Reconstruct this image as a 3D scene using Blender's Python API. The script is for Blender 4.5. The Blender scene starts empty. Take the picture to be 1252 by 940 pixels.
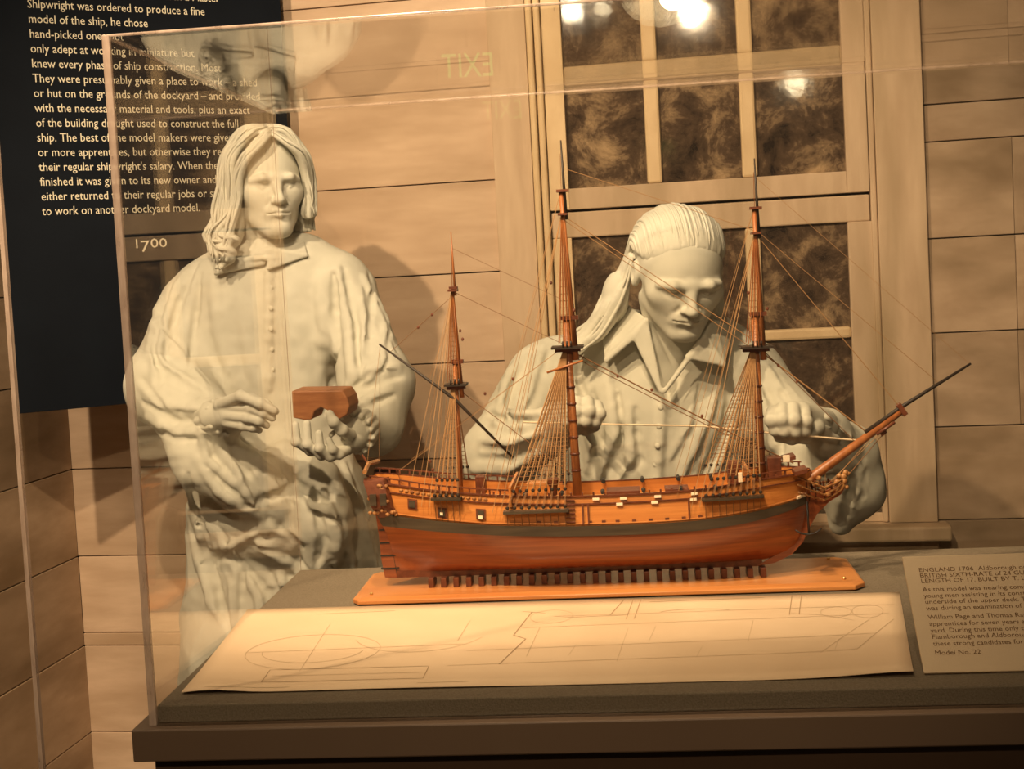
import bpy, bmesh, math, random
import numpy as np
from mathutils import Vector, Matrix

random.seed(7); RNG = np.random.default_rng(7)
scene = bpy.context.scene
COL = scene.collection

# ------------------------------------------------------------------ camera
F = 1550.0; YAW = math.radians(9.5); PIT = math.radians(3.0); ROLL = math.radians(3.05)
CX, CY, CZ = 626.0, 413.0, 1.45
fw = np.array([-math.sin(YAW)*math.cos(PIT), math.cos(YAW)*math.cos(PIT), -math.sin(PIT)])
r0 = np.array([math.cos(YAW), math.sin(YAW), 0.0]); u0 = np.cross(r0, fw)
rt = math.cos(ROLL)*r0 - math.sin(ROLL)*u0; up = math.sin(ROLL)*r0 + math.cos(ROLL)*u0
EYE = np.array([0.0, 0.0, CZ])
def ray(x, y): return fw + rt*(x-CX)/F - up*(y-CY)/F
def PY(x, y, Y):
    d = ray(x, y); return EYE + d*Y/d[1]
def PZ(x, y, Z):
    d = ray(x, y); return EYE + d*(Z-CZ)/d[2]
cam_data = bpy.data.cameras.new('camera'); cam = bpy.data.objects.new('camera', cam_data); COL.objects.link(cam)
cam_data.sensor_width = 36.0; cam_data.lens = F/1252*36.0; cam_data.shift_y = -(470-CY)/1252
cam_data.clip_start = 0.05
cam.matrix_world = Matrix(((rt[0], up[0], -fw[0], 0), (rt[1], up[1], -fw[1], 0), (rt[2], up[2], -fw[2], CZ), (0, 0, 0, 1)))
scene.camera = cam
scene.cycles.transparent_max_bounces = 32; scene.cycles.max_bounces = 12

# ------------------------------------------------------------------ world, exposure
scene.view_settings.view_transform = 'Standard'; scene.view_settings.look = 'None'
scene.view_settings.gamma = 1.0; scene.view_settings.use_curve_mapping = False
scene.view_settings.exposure = 0.0
world = bpy.data.worlds.new('gallery_ambient'); scene.world = world; world.use_nodes = True
wb = world.node_tree.nodes['Background']; wb.inputs[0].default_value = (1.0, 0.70, 0.42, 1); wb.inputs[1].default_value = 0.065

LIGHTC = (1.0, 0.75, 0.47)
# gallery spotlights: (position, target, power, cone degrees, blend, radius)
SPOTS = [
    ((-1.45, 0.70, 3.05), (-0.75, 2.80, 1.25), 280, 66, 0.6, 0.03),
    ((-0.35, 1.05, 3.05), (-0.12, 1.95, 1.02), 130, 42, 0.8, 0.03),
    ((-0.11, -1.75, 3.00), (-0.60, 2.60, 1.30), 130, 46, 0.5, 0.06),
    ((-0.50, 0.45, 3.05), (-0.45, 2.90, 1.30), 235, 62, 0.6, 0.03),
]

# ------------------------------------------------------------------ materials
def new_mat(name):
    m = bpy.data.materials.new(name); m.use_nodes = True
    nt = m.node_tree; return m, nt, nt.nodes['Principled BSDF']
def N(nt, kind, **kw):
    n = nt.nodes.new(kind)
    for k, v in kw.items(): setattr(n, k, v)
    return n
def mat_noise(name, c1, c2, scale=8.0, rough=0.6, stretch=(1, 1, 1), detail=6.0, bump=0.0, spec=0.3, c3=None, scale3=2.0, bump_scale=None, coat=0.0, per_obj=0.0):
    """two-tone noise colour, optional larger stains (c3), optional fine relief, optional per-object tone"""
    m, nt, b = new_mat(name); L = nt.links.new
    tc = N(nt, 'ShaderNodeTexCoord'); mp = N(nt, 'ShaderNodeMapping'); mp.inputs['Scale'].default_value = stretch
    L(tc.outputs['Object'], mp.inputs[0])
    oi = N(nt, 'ShaderNodeObjectInfo')
    ad = N(nt, 'ShaderNodeVectorMath', operation='ADD'); L(mp.outputs[0], ad.inputs[0])
    sc = N(nt, 'ShaderNodeVectorMath', operation='SCALE'); sc.inputs[0].default_value = (7.3, 3.1, 5.7); L(oi.outputs['Random'], sc.inputs['Scale'])
    if per_obj > 0: L(sc.outputs[0], ad.inputs[1])
    nz = N(nt, 'ShaderNodeTexNoise'); nz.inputs['Scale'].default_value = scale; nz.inputs['Detail'].default_value = detail; nz.inputs['Roughness'].default_value = 0.62
    L(ad.outputs[0], nz.inputs['Vector'])
    cr = N(nt, 'ShaderNodeValToRGB'); cr.color_ramp.elements[0].position = 0.32; cr.color_ramp.elements[1].position = 0.68
    cr.color_ramp.elements[0].color = (*c1, 1); cr.color_ramp.elements[1].color = (*c2, 1)
    L(nz.outputs[0], cr.inputs[0]); out = cr.outputs[0]
    if c3:
        n3 = N(nt, 'ShaderNodeTexNoise'); n3.inputs['Scale'].default_value = scale3; n3.inputs['Detail'].default_value = 5.0
        L(ad.outputs[0], n3.inputs['Vector'])
        r3 = N(nt, 'ShaderNodeValToRGB'); r3.color_ramp.elements[0].position = 0.45; r3.color_ramp.elements[1].position = 0.72
        L(n3.outputs[0], r3.inputs[0])
        mx = N(nt, 'ShaderNodeMix', data_type='RGBA'); mx.inputs[7].default_value = (*c3, 1)
        L(r3.outputs[0], mx.inputs[0]); L(out, mx.inputs[6]); out = mx.outputs[2]
    if per_obj > 0:
        hs = N(nt, 'ShaderNodeHueSaturation'); mr = N(nt, 'ShaderNodeMapRange')
        mr.inputs[3].default_value = 1-per_obj; mr.inputs[4].default_value = 1+per_obj
        L(oi.outputs['Random'], mr.inputs[0]); L(mr.outputs[0], hs.inputs['Value']); L(out, hs.inputs['Color']); out = hs.outputs[0]
    L(out, b.inputs['Base Color'])
    b.inputs['Roughness'].default_value = rough; b.inputs['Specular IOR Level'].default_value = spec
    b.inputs['Coat Weight'].default_value = coat; b.inputs['Coat Roughness'].default_value = 0.15
    if bump > 0:
        bn = nz
        if bump_scale:
            bn = N(nt, 'ShaderNodeTexNoise'); bn.inputs['Scale'].default_value = bump_scale; bn.inputs['Detail'].default_value = 4.0
            L(ad.outputs[0], bn.inputs['Vector'])
        bp = N(nt, 'ShaderNodeBump'); bp.inputs['Strength'].default_value = bump; bp.inputs['Distance'].default_value = 0.004
        L(bn.outputs[0], bp.inputs['Height']); L(bp.outputs[0], b.inputs['Normal'])
    return m
def mat_flat(name, c, rough=0.6, spec=0.3, metal=0.0, coat=0.0):
    m, nt, b = new_mat(name); b.inputs['Base Color'].default_value = (*c, 1); b.inputs['Roughness'].default_value = rough
    b.inputs['Specular IOR Level'].default_value = spec; b.inputs['Metallic'].default_value = metal; b.inputs['Coat Weight'].default_value = coat
    return m
def mat_emit(name, c, s):
    m, nt, b = new_mat(name); b.inputs['Base Color'].default_value = (*c, 1)
    b.inputs['Emission Color'].default_value = (*c, 1); b.inputs['Emission Strength'].default_value = s; return m
def mat_acrylic(name, tint=(0.975, 0.97, 0.955), f0=0.04, rough=0.0, gain=0.75):
    """clear sheet: straight-through transmission plus Schlick reflection at each face"""
    m = bpy.data.materials.new(name); m.use_nodes = True; nt = m.node_tree; nt.nodes.clear(); L = nt.links.new
    out = N(nt, 'ShaderNodeOutputMaterial'); mix = N(nt, 'ShaderNodeMixShader')
    tr = N(nt, 'ShaderNodeBsdfTransparent'); tr.inputs[0].default_value = (*tint, 1)
    gl = N(nt, 'ShaderNodeBsdfGlossy'); gl.inputs['Roughness'].default_value = rough; gl.inputs['Color'].default_value = (1, 1, 1, 1)
    lw = N(nt, 'ShaderNodeLayerWeight'); lw.inputs[0].default_value = 0.5
    pw = N(nt, 'ShaderNodeMath', operation='POWER'); pw.inputs[1].default_value = 5.0; L(lw.outputs['Facing'], pw.inputs[0])
    ml = N(nt, 'ShaderNodeMath', operation='MULTIPLY_ADD'); ml.inputs[1].default_value = (1-f0)*gain; ml.inputs[2].default_value = f0
    L(pw.outputs[0], ml.inputs[0]); L(ml.outputs[0], mix.inputs[0]); L(tr.outputs[0], mix.inputs[1]); L(gl.outputs[0], mix.inputs[2]); L(mix.outputs[0], out.inputs[0])
    return m

M = {}
M['plank'] = mat_noise('limewashed_plank', (0.52, 0.365, 0.25), (0.63, 0.46, 0.325), 5.0, 0.75, (1, 1, 5), 8, 0.12, 0.2, (0.40, 0.27, 0.17), 1.6, per_obj=0.06)
M['plank_dark'] = mat_noise('dark_mottled_plank', (0.36, 0.25, 0.165), (0.50, 0.365, 0.255), 6.0, 0.8, (1, 1, 2.2), 9, 0.15, 0.2, (0.22, 0.15, 0.09), 2.6, per_obj=0.12)  # darker, more mottled tone than the other back wall boards
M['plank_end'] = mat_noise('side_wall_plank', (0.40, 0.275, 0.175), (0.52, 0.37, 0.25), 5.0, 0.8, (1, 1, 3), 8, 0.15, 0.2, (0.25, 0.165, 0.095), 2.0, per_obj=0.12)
M['backing'] = mat_flat('wall_gap', (0.045, 0.03, 0.02), 0.9)
M['casing'] = mat_noise('window_casing_wood', (0.48, 0.34, 0.225), (0.61, 0.45, 0.31), 7.0, 0.7, (3, 3, 0.5), 8, 0.12, 0.25, (0.36, 0.26, 0.155), 2.5)
M['sash'] = mat_noise('sash_wood', (0.56, 0.395, 0.22), (0.68, 0.50, 0.30), 9.0, 0.55, (2, 2, 1), 6, 0.08, 0.35)
M['statue'] = mat_noise('grey_plaster', (0.57, 0.555, 0.48), (0.64, 0.62, 0.54), 30.0, 0.85, (1, 1, 1), 5, 0.0, 0.12)
M['hull'] = mat_noise('varnished_hull_planking', (0.15, 0.032, 0.011), (0.30, 0.080, 0.024), 26.0, 0.32, (0.12, 1, 6), 5, 0.05, 0.5, coat=0.35)
M['topside'] = mat_noise('honey_wood_planking', (0.40, 0.130, 0.028), (0.58, 0.225, 0.055), 30.0, 0.36, (0.12, 1, 5), 5, 0.05, 0.5, coat=0.3)
M['wale'] = mat_noise('ebonised_wood', (0.035, 0.026, 0.018), (0.075, 0.055, 0.036), 30.0, 0.4, (0.2, 1, 4), 4, 0.04, 0.4)
M['darkwood'] = mat_noise('dark_red_wood', (0.085, 0.024, 0.012), (0.17, 0.05, 0.022), 60.0, 0.4, (1, 1, 1), 4, 0.0, 0.4)
M['carving'] = mat_noise('carved_boxwood', (0.17, 0.05, 0.018), (0.48, 0.24, 0.085), 190.0, 0.45, (1, 1, 1), 4, 0.0, 0.4)
M['mast'] = mat_noise('spar_wood', (0.22, 0.066, 0.02), (0.38, 0.135, 0.04), 40.0, 0.4, (2, 2, 0.3), 4, 0.0, 0.45)
M['darkspar'] = mat_flat('black_spar', (0.03, 0.02, 0.014), 0.5)
M['rope'] = mat_flat('tan_cord', (0.34, 0.185, 0.08), 0.85)
M['ropedark'] = mat_flat('brown_cord', (0.20, 0.095, 0.04), 0.85)
M['ivory'] = mat_flat('pale_boxwood', (0.78, 0.62, 0.44), 0.5)
M['deckwood'] = mat_noise('ship_deck_wood', (0.40, 0.20, 0.07), (0.52, 0.29, 0.11), 30.0, 0.5, (0.2, 3, 1), 4)
M['board'] = mat_noise('cherry_board', (0.46, 0.16, 0.045), (0.60, 0.245, 0.072), 12.0, 0.35, (0.3, 3, 3), 6, 0.02, 0.45, coat=0.2)
M['iron'] = mat_flat('black_iron', (0.02, 0.017, 0.016), 0.5, 0.5)
M['brass'] = mat_flat('brass_pin', (0.75, 0.52, 0.22), 0.3, 0.5, 0.9)
M['paper'] = mat_noise('drawing_paper', (0.72, 0.525, 0.345), (0.80, 0.60, 0.41), 4.0, 0.85, (1, 1, 1), 6, 0.03, 0.15, (0.62, 0.44, 0.275), 2.2)
M['ink'] = mat_flat('faded_ink', (0.40, 0.265, 0.155), 0.9, 0.1)
M['ink_soft'] = mat_flat('pencil_line', (0.58, 0.415, 0.265), 0.9, 0.1)
M['caption'] = mat_noise('caption_card', (0.56, 0.425, 0.285), (0.60, 0.46, 0.31), 3.0, 0.7)
M['caption_ink'] = mat_flat('caption_ink', (0.16, 0.08, 0.035), 0.8)
M['panel'] = mat_noise('navy_panel', (0.005, 0.0065, 0.010), (0.007, 0.0095, 0.0145), 2.5, 0.65, (1, 1, 1), 3, 0.0, 0.06)
M['letter'] = mat_flat('cream_lettering', (0.66, 0.60, 0.47), 0.7)
M['fabric'] = mat_noise('grey_linen', (0.145, 0.115, 0.082), (0.205, 0.165, 0.12), 420.0, 0.95, (1, 1, 1), 2, 0.25, 0.1)
M['lip'] = mat_noise('painted_case_board', (0.115, 0.072, 0.045), (0.13, 0.083, 0.053), 3.0, 0.45, (1, 1, 1), 3, 0.0, 0.35)
M['cabinet'] = mat_noise('dark_case_base', (0.055, 0.03, 0.018), (0.065, 0.037, 0.022), 3.0, 0.5)
M['acrylic'] = mat_acrylic('clear_acrylic')
M['edge'] = mat_noise('frosted_acrylic_edge', (0.36, 0.25, 0.19), (0.60, 0.46, 0.37), 60.0, 0.25, (1, 1, 0.25), 3, 0.0, 0.5)
M['block'] = mat_noise('reddish_bowl_wood', (0.24, 0.085, 0.032), (0.38, 0.16, 0.065), 40.0, 0.5, (0.3, 1, 2), 6, 0.1, 0.3)
M['floor'] = mat_noise('gallery_floor', (0.09, 0.06, 0.04), (0.12, 0.08, 0.055), 5.0, 0.7)
M['lamp_body'] = mat_flat('black_lamp_can', (0.02, 0.02, 0.02), 0.5)
M['lamp_face'] = mat_emit('lamp_face', (1.0, 0.84, 0.58), 220.0)
M['lamp_face_dim'] = mat_emit('lamp_face_dim', (1.0, 0.80, 0.50), 60.0)
M['exit_face'] = mat_emit('green_sign_face', (0.12, 0.85, 0.2), 1.4)

def see_through(m, amount):
    """let part of the light pass straight through (cut acrylic edge)"""
    nt = m.node_tree; L = nt.links.new; out = nt.nodes['Material Output']; b = nt.nodes['Principled BSDF']
    tr = N(nt, 'ShaderNodeBsdfTransparent'); mx = N(nt, 'ShaderNodeMixShader'); mx.inputs[0].default_value = amount
    L(b.outputs[0], mx.inputs[1]); L(tr.outputs[0], mx.inputs[2]); L(mx.outputs[0], out.inputs[0])
see_through(M['edge'], 0.45)
def pane_material():
    """old dirty glass: dark smoky mottling, wavy reflective surface"""
    m, nt, b = new_mat('old_mottled_glass'); L = nt.links.new
    tc = N(nt, 'ShaderNodeTexCoord')
    n1 = N(nt, 'ShaderNodeTexNoise'); n1.inputs['Scale'].default_value = 9.0; n1.inputs['Detail'].default_value = 10.0; n1.inputs['Roughness'].default_value = 0.72; n1.inputs['Distortion'].default_value = 0.35
    L(tc.outputs['Object'], n1.inputs['Vector'])
    cr = N(nt, 'ShaderNodeValToRGB'); e = cr.color_ramp.elements
    e[0].position = 0.36; e[0].color = (0.02, 0.014, 0.011, 1); e[1].position = 0.70; e[1].color = (0.42, 0.29, 0.17, 1)
    x = e.new(0.50); x.color = (0.085, 0.055, 0.036, 1)
    L(n1.outputs[0], cr.inputs[0]); L(cr.outputs[0], b.inputs['Base Color'])
    b.inputs['Roughness'].default_value = 0.06; b.inputs['Specular IOR Level'].default_value = 0.6
    n2 = N(nt, 'ShaderNodeTexNoise'); n2.inputs['Scale'].default_value = 16.0; n2.inputs['Detail'].default_value = 3.0
    L(tc.outputs['Object'], n2.inputs['Vector'])
    bp = N(nt, 'ShaderNodeBump'); bp.inputs['Strength'].default_value = 0.05; bp.inputs['Distance'].default_value = 0.004
    L(n2.outputs[0], bp.inputs['Height']); L(bp.outputs[0], b.inputs['Normal'])
    return m
M['pane'] = pane_material()

# ------------------------------------------------------------------ object helpers
def link(o, parent=None):
    COL.objects.link(o)
    if parent is not None: o.parent = parent
    return o
def tag(o, label=None, cat=None, group=None, kind=None):
    if label: o['label'] = label
    if cat: o['category'] = cat
    if group: o['group'] = group
    if kind: o['kind'] = kind
    return o
def empty(name, loc=(0, 0, 0), rz=0.0):
    o = bpy.data.objects.new(name, None); o.location = loc; o.rotation_euler = (0, 0, rz); o.empty_display_size = 0.05
    return link(o)
class MB:
    """collects geometry for ONE mesh object"""
    def __init__(s): s.v = []; s.f = []
    def add(s, vs, fs):
        o = len(s.v); s.v += [tuple(float(c) for c in p) for p in vs]; s.f += [tuple(i+o for i in f) for f in fs]; return s
    def box(s, lo, hi):
        x0, y0, z0 = lo; x1, y1, z1 = hi
        return s.add([(x0, y0, z0), (x1, y0, z0), (x1, y1, z0), (x0, y1, z0), (x0, y0, z1), (x1, y0, z1), (x1, y1, z1), (x0, y1, z1)],
                     [(3, 2, 1, 0), (4, 5, 6, 7), (0, 1, 5, 4), (1, 2, 6, 5), (2, 3, 7, 6), (3, 0, 4, 7)])
    def obox(s, c, ax, ay, az):
        """box with centre and three half-axis vectors"""
        c, ax, ay, az = (np.array(q, float) for q in (c, ax, ay, az))
        vs = [c+i*ax+j*ay+k*az for k in (-1, 1) for i, j in ((-1, -1), (1, -1), (1, 1), (-1, 1))]
        return s.add(vs, [(3, 2, 1, 0), (4, 5, 6, 7), (0, 1, 5, 4), (1, 2, 6, 5), (2, 3, 7, 6), (3, 0, 4, 7)])
    def tube(s, pts, r, n=6, cap=True):
        pts = [np.array(p, float) for p in pts]; rs = r if hasattr(r, '__len__') else [r]*len(pts)
        rings = []; ref = None
        for i, p in enumerate(pts):
            t = pts[min(i+1, len(pts)-1)] - pts[max(i-1, 0)]; t = t/(np.linalg.norm(t)+1e-12)
            if ref is None:
                a = np.array([0, 0, 1.0]) if abs(t[2]) < 0.9 else np.array([1.0, 0, 0])
                ref = np.cross(t, a)
            ref = ref - t*(ref@t); ref /= np.linalg.norm(ref)+1e-12; b = np.cross(t, ref)
            rings.append([p + rs[i]*(math.cos(2*math.pi*k/n)*ref + math.sin(2*math.pi*k/n)*b) for k in range(n)])
        vs = [q for g in rings for q in g]; fs = []
        for i in range(len(pts)-1):
            for k in range(n): fs.append((i*n+k, i*n+(k+1) % n, (i+1)*n+(k+1) % n, (i+1)*n+k))
        if cap: fs.append(tuple(range(n-1, -1, -1))); fs.append(tuple((len(pts)-1)*n+k for k in range(n)))
        return s.add(vs, fs)
    def ball(s, c, r, nu=8, nv=5):
        rr = r if hasattr(r, '__len__') else (r, r, r)
        vs = [(c[0], c[1], c[2]-rr[2])]
        for j in range(1, nv):
            a = math.pi*j/nv
            for i in range(nu):
                b = 2*math.pi*i/nu; vs.append((c[0]+rr[0]*math.sin(a)*math.cos(b), c[1]+rr[1]*math.sin(a)*math.sin(b), c[2]-rr[2]*math.cos(a)))
        vs.append((c[0], c[1], c[2]+rr[2])); fs = []
        for i in range(nu): fs.append((0, 1+(i+1) % nu, 1+i))
        for j in range(nv-2):
            for i in range(nu): fs.append((1+j*nu+i, 1+j*nu+(i+1) % nu, 1+(j+1)*nu+(i+1) % nu, 1+(j+1)*nu+i))
        l = len(vs)-1
        for i in range(nu): fs.append((l, 1+(nv-2)*nu+i, 1+(nv-2)*nu+(i+1) % nu))
        return s.add(vs, fs)
    def grid(s, rows):
        """rows of points -> quads"""
        n = len(rows[0]); vs = [p for r in rows for p in r]; fs = []
        for i in range(len(rows)-1):
            for k in range(n-1): fs.append((i*n+k, i*n+k+1, (i+1)*n+k+1, (i+1)*n+k))
        return s.add(vs, fs)
    def build(s, name, mat, parent=None, smooth=False, bevel=0.0, solid=0.0):
        me = bpy.data.meshes.new(name); me.from_pydata(s.v, [], s.f)
        bm = bmesh.new(); bm.from_mesh(me); bmesh.ops.recalc_face_normals(bm, faces=bm.faces); bm.to_mesh(me); bm.free()
        me.materials.append(M[mat] if isinstance(mat, str) else mat)
        if smooth: me.polygons.foreach_set('use_smooth', [True]*len(me.polygons))
        o = bpy.data.objects.new(name, me); link(o, parent)
        if solid: md = o.modifiers.new('solid', 'SOLIDIFY'); md.thickness = solid; md.offset = 0
        if bevel: md = o.modifiers.new('bevel', 'BEVEL'); md.width = bevel; md.segments = 2; md.limit_method = 'ANGLE'
        return o
def text_mesh(name, lines, mat, parent=None):
    """lines: (string, x, y, height, width or None) laid in the local XY plane, one flat printed mesh"""
    vs = []; fs = []
    for (st, x, y, h, w) in lines:
        cu = bpy.data.curves.new('t', 'FONT'); cu.body = st; cu.size = 1.0; cu.resolution_u = 2
        ob = bpy.data.objects.new('t', cu); COL.objects.link(ob)
        dg = bpy.context.evaluated_depsgraph_get(); me = bpy.data.meshes.new_from_object(ob.evaluated_get(dg))
        co = np.array([v.co[:] for v in me.vertices]).reshape(-1, 3)
        if len(co):
            wid = co[:, 0].max()
            sx = (w/wid) if w else h
            o = len(vs); vs += [(x+p[0]*sx, y+p[1]*h, 0.0) for p in co]; fs += [tuple(i+o for i in p.vertices) for p in me.polygons]
        bpy.data.objects.remove(ob); bpy.data.curves.remove(cu); bpy.data.meshes.remove(me)
    me = bpy.data.meshes.new(name); me.from_pydata(vs, [], fs); me.materials.append(M[mat])
    o = bpy.data.objects.new(name, me); return link(o, parent)
# ================================================================== THE SETTING
W = 3.40                      # back wall plane
LWX = -1.885                  # left wall plane
fl = MB().box((-4.0, -6.0, -0.05), (4.0, W+0.2, 0.0)).build('floor', 'floor'); tag(fl, kind='structure')

PLANK_CACHE = {}
def plank(parent, x0, x1, z0, z1, mat, along='x', plane=W, thick=0.022, out=0.0):
    """one board; its own mesh so the grain differs"""
    g = 0.0016
    mb = MB()
    c = np.array([(x0+x1)/2, 0, (z0+z1)/2]); hx = (x1-x0)/2-0.0004; hz = (z1-z0)/2-g; ht = thick/2
    mb.box((-hx, -ht, -hz), (hx, ht, hz))
    o = mb.build('plank', mat, parent, bevel=0.0015)
    if along == 'x': o.location = (c[0], plane+ht-out, c[2])
    else: o.location = (plane-ht+out, c[0], c[2]); o.rotation_euler = (0, 0, math.pi/2)
    return o
# back wall: dark backing with separate boards
bw = MB().box((LWX-0.05, W+0.022, 0.0), (2.6, W+0.12, 3.2)).build('wall_back', 'backing'); tag(bw, kind='structure')
zl = [0.0, 0.167, 0.424, 0.462, 0.688, 0.944, 1.208, 1.452, 1.700, 1.952, 2.20, 2.45, 2.70, 2.95, 3.2]
for a, b in zip(zl[:-1], zl[1:]):
    plank(bw, LWX, -0.590, a, b, 'plank', out=random.uniform(0, 0.003))
zr = [0.0, 0.25, 0.50, 0.746, 0.989, 1.233, 1.476, 1.723, 1.818, 1.976, 2.22, 2.46, 2.70, 2.95, 3.2]
for i, (a, b) in enumerate(zip(zr[:-1], zr[1:])):
    cuts = [0.525, 0.74+0.0*i, 2.6] if i in (5, 6, 4) else [0.525, 2.6]
    for x0, x1 in zip(cuts[:-1], cuts[1:]): plank(bw, x0, x1, a, b, 'plank_dark', out=random.uniform(0, 0.004))
# boards under and over the window
plank(bw, -0.590, 0.525, 0.0, 0.30, 'plank_dark'); plank(bw, -0.590, 0.525, 0.30, 0.63, 'plank_dark')
plank(bw, -0.590, 0.525, 2.62, 2.90, 'plank'); plank(bw, -0.590, 0.525, 2.90, 3.2, 'plank')
# left wall
lw = MB().box((LWX-0.12, 0.9, 0.0), (LWX-0.022, W+0.022, 3.2)).build('wall_left', 'backing'); tag(lw, kind='structure')
zl2 = [0.0, 0.165, 0.424, 0.688, 0.944, 1.208, 1.452, 1.700, 1.952, 2.20, 2.45, 2.70, 2.95, 3.2]
for a, b in zip(zl2[:-1], zl2[1:]):
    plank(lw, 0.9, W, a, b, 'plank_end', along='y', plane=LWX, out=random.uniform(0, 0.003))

# window: casing, two sashes, panes
win = empty('window_1', (-0.03, W, 0.70)); tag(win, kind='structure')
WO = np.array([-0.03, W, 0.70])
def wbox(name, x0, x1, z0, z1, y0, y1, mat, parent=win, bevel=0.002):
    return MB().box((x0-WO[0], y0-W, z0-WO[2]), (x1-WO[0], y1-W, z1-WO[2])).build(name, mat, parent, bevel=bevel)
wbox('casing_board', -0.590, -0.486, 0.745, 2.62, W-0.020, W+0.021, 'casing')
wbox('casing_bead', -0.484, -0.466, 0.745, 2.62, W-0.030, W+0.021, 'sash', bevel=0.006)
wbox('casing_bead', -0.464, -0.446, 0.745, 2.62, W-0.022, W+0.021, 'sash', bevel=0.006)
wbox('casing_board', 0.404, 0.525, 0.745, 2.62, W-0.020, W+0.021, 'casing')
wbox('casing_bead', 0.388, 0.403, 0.745, 2.62, W-0.012, W+0.021, 'casing', bevel=0.004)
wbox('casing_board', -0.590, 0.525, 2.44, 2.62, W-0.021, W+0.021, 'casing')
# upper sash
U0, U1 = -0.444, 0.386
wbox('sash_stile', U0, -0.392, 1.606, 2.44, W-0.012, W+0.02, 'sash')
wbox('sash_stile', 0.330, U1, 1.606, 2.44, W-0.012, W+0.02, 'casing')
wbox('sash_rail', -0.392, 0.330, 1.606, 1.662, W-0.014, W+0.02, 'casing')
for x0, x1 in ((-0.182, -0.142), (0.066, 0.106)):
    wbox('muntin', x0, x1, 1.662, 1.934, W-0.008, W+0.02, 'sash', bevel=0.007)
    wbox('muntin', x0, x1, 1.986, 2.40, W-0.008, W+0.02, 'sash', bevel=0.007)
wbox('muntin', -0.392, 0.330, 1.934, 1.986, W-0.009, W+0.02, 'sash', bevel=0.007)
wbox('sash_rail', -0.392, 0.330, 2.40, 2.44, W-0.012, W+0.02, 'sash')
cols = [(-0.392, -0.182), (-0.142, 0.066), (0.106, 0.330)]
for z0, z1 in ((1.662, 1.934), (1.986, 2.40)):
    for x0, x1 in cols:
        p = wbox('pane', x0, x1, z0, z1, W+0.006, W+0.010, 'pane', bevel=0)
# lower sash, set behind the upper one
wbox('sash_rail', U0, U1, 1.531, 1.600, W-0.002, W+0.021, 'casing', bevel=0.004)
wbox('sash_stile', U0, -0.392, 0.83, 1.531, W-0.002, W+0.021, 'sash')
wbox('sash_stile', 0.328, U1+0.02, 0.83, 1.531, W-0.006, W+0.021, 'casing')
for x0, x1 in ((-0.182, -0.142), (0.066, 0.106)): wbox('muntin', x0, x1, 0.83, 1.531, W+0.0, W+0.021, 'sash', bevel=0.007)
wbox('muntin', -0.392, 0.328, 1.230, 1.260, W-0.001, W+0.021, 'sash', bevel=0.007)
for z0, z1 in ((0.83, 1.230), (1.260, 1.531)):
    for x0, x1 in ((-0.392, -0.182), (-0.142, 0.066), (0.106, 0.328)):
        wbox('pane', x0, x1, z0, z1, W+0.012, W+0.016, 'pane', bevel=0)
wbox('sash_rail', U0, 0.404, 0.745, 0.768, W-0.002, W+0.021, 'casing')
wbox('recess_plate', U0, 0.400, 0.768, 0.822, W+0.008, W+0.012, M['wale'], bevel=0)  # dark plate, no glass: shade of the recess put into its colour
wbox('sash_rail', U0, 0.33, 0.822, 0.83, W-0.002, W+0.021, 'casing')
wbox('window_sill', -0.62, 0.550, 0.706, 0.744, W-0.075, W+0.021, 'casing', bevel=0.006)
wbox('sill_apron', -0.60, 0.525, 0.63, 0.705, W-0.022, W+0.021, 'casing', bevel=0.003)

# ================================================================== WALL TEXT PANEL (stands across the corner)
PA = math.radians(36.5); PR = PY(346, 60, 3.33)
pd = np.array([math.cos(PA), math.sin(PA), 0]); pn = np.array([pd[1], -pd[0], 0])   # pn points to the room
pan = empty('text_panel', (PR[0], PR[1], 1.162), PA)
tag(pan, 'navy blue wall panel with cream lettering behind the standing figure', 'panel')
pbd = MB().box((-0.745, 0.0, 0.0), (0.0, 0.014, 1.9)).build('panel_board', 'panel', pan, bevel=0.001)
MB().box((-0.60, 0.014, 0.30), (-0.56, 0.06, 1.7)).box((-0.20, 0.014, 0.30), (-0.16, 0.06, 1.7)).build('mounting_batten', 'wale', pan)
TL = ["It is reasonable to believe that when a Master", "Shipwright was ordered to produce a fine", "model of the ship, he chose", "hand-picked ones not",
      "only adept at working in miniature but", "knew every phase of ship construction. Most", "They were presumably given a place to work \u2013 a shed", "or hut on the grounds of the dockyard \u2013 and provided",
      "with the necessary material and tools, plus an exact", "of the building draught used to construct the full", "ship. The best of the model makers were given one", "or more apprentices, but otherwise they received",
      "their regular shipwright's salary. When the model was", "finished it was given to its new owner and they", "either returned to their regular jobs or started", "to work on another dockyard model."]
lines = []
for i, t in enumerate(TL): lines.append((t, 0.0, (15-i)*0.0366, 0.0305, None))
tx = text_mesh('lettering', [(t, 0, y, h, None) for t, _, y, h, _ in lines], 'letter', None)
co = np.array([v.co[:] for v in tx.data.vertices])
row7 = co[np.abs(co[:, 1]-(8*0.0366)-0.010) < 0.016]; k = 0.574/row7[:, 0].max()
for v in tx.data.vertices: v.co.x *= k
tx.parent = pbd; tx.location = (-0.647, -0.0008, 1.652-1.162); tx.rotation_euler = (math.pi/2, 0, 0)
dt = text_mesh('date_lettering', [('1', 0, 0, 0.034, 0.011), ('7', 0.017, -0.010, 0.042, 0.024), ('00', 0.043, 0, 0.034, 0.043)], 'letter', pbd)
dt.location = (-0.431, -0.0008, 1.561-1.162); dt.rotation_euler = (math.pi/2, 0, 0)

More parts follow.
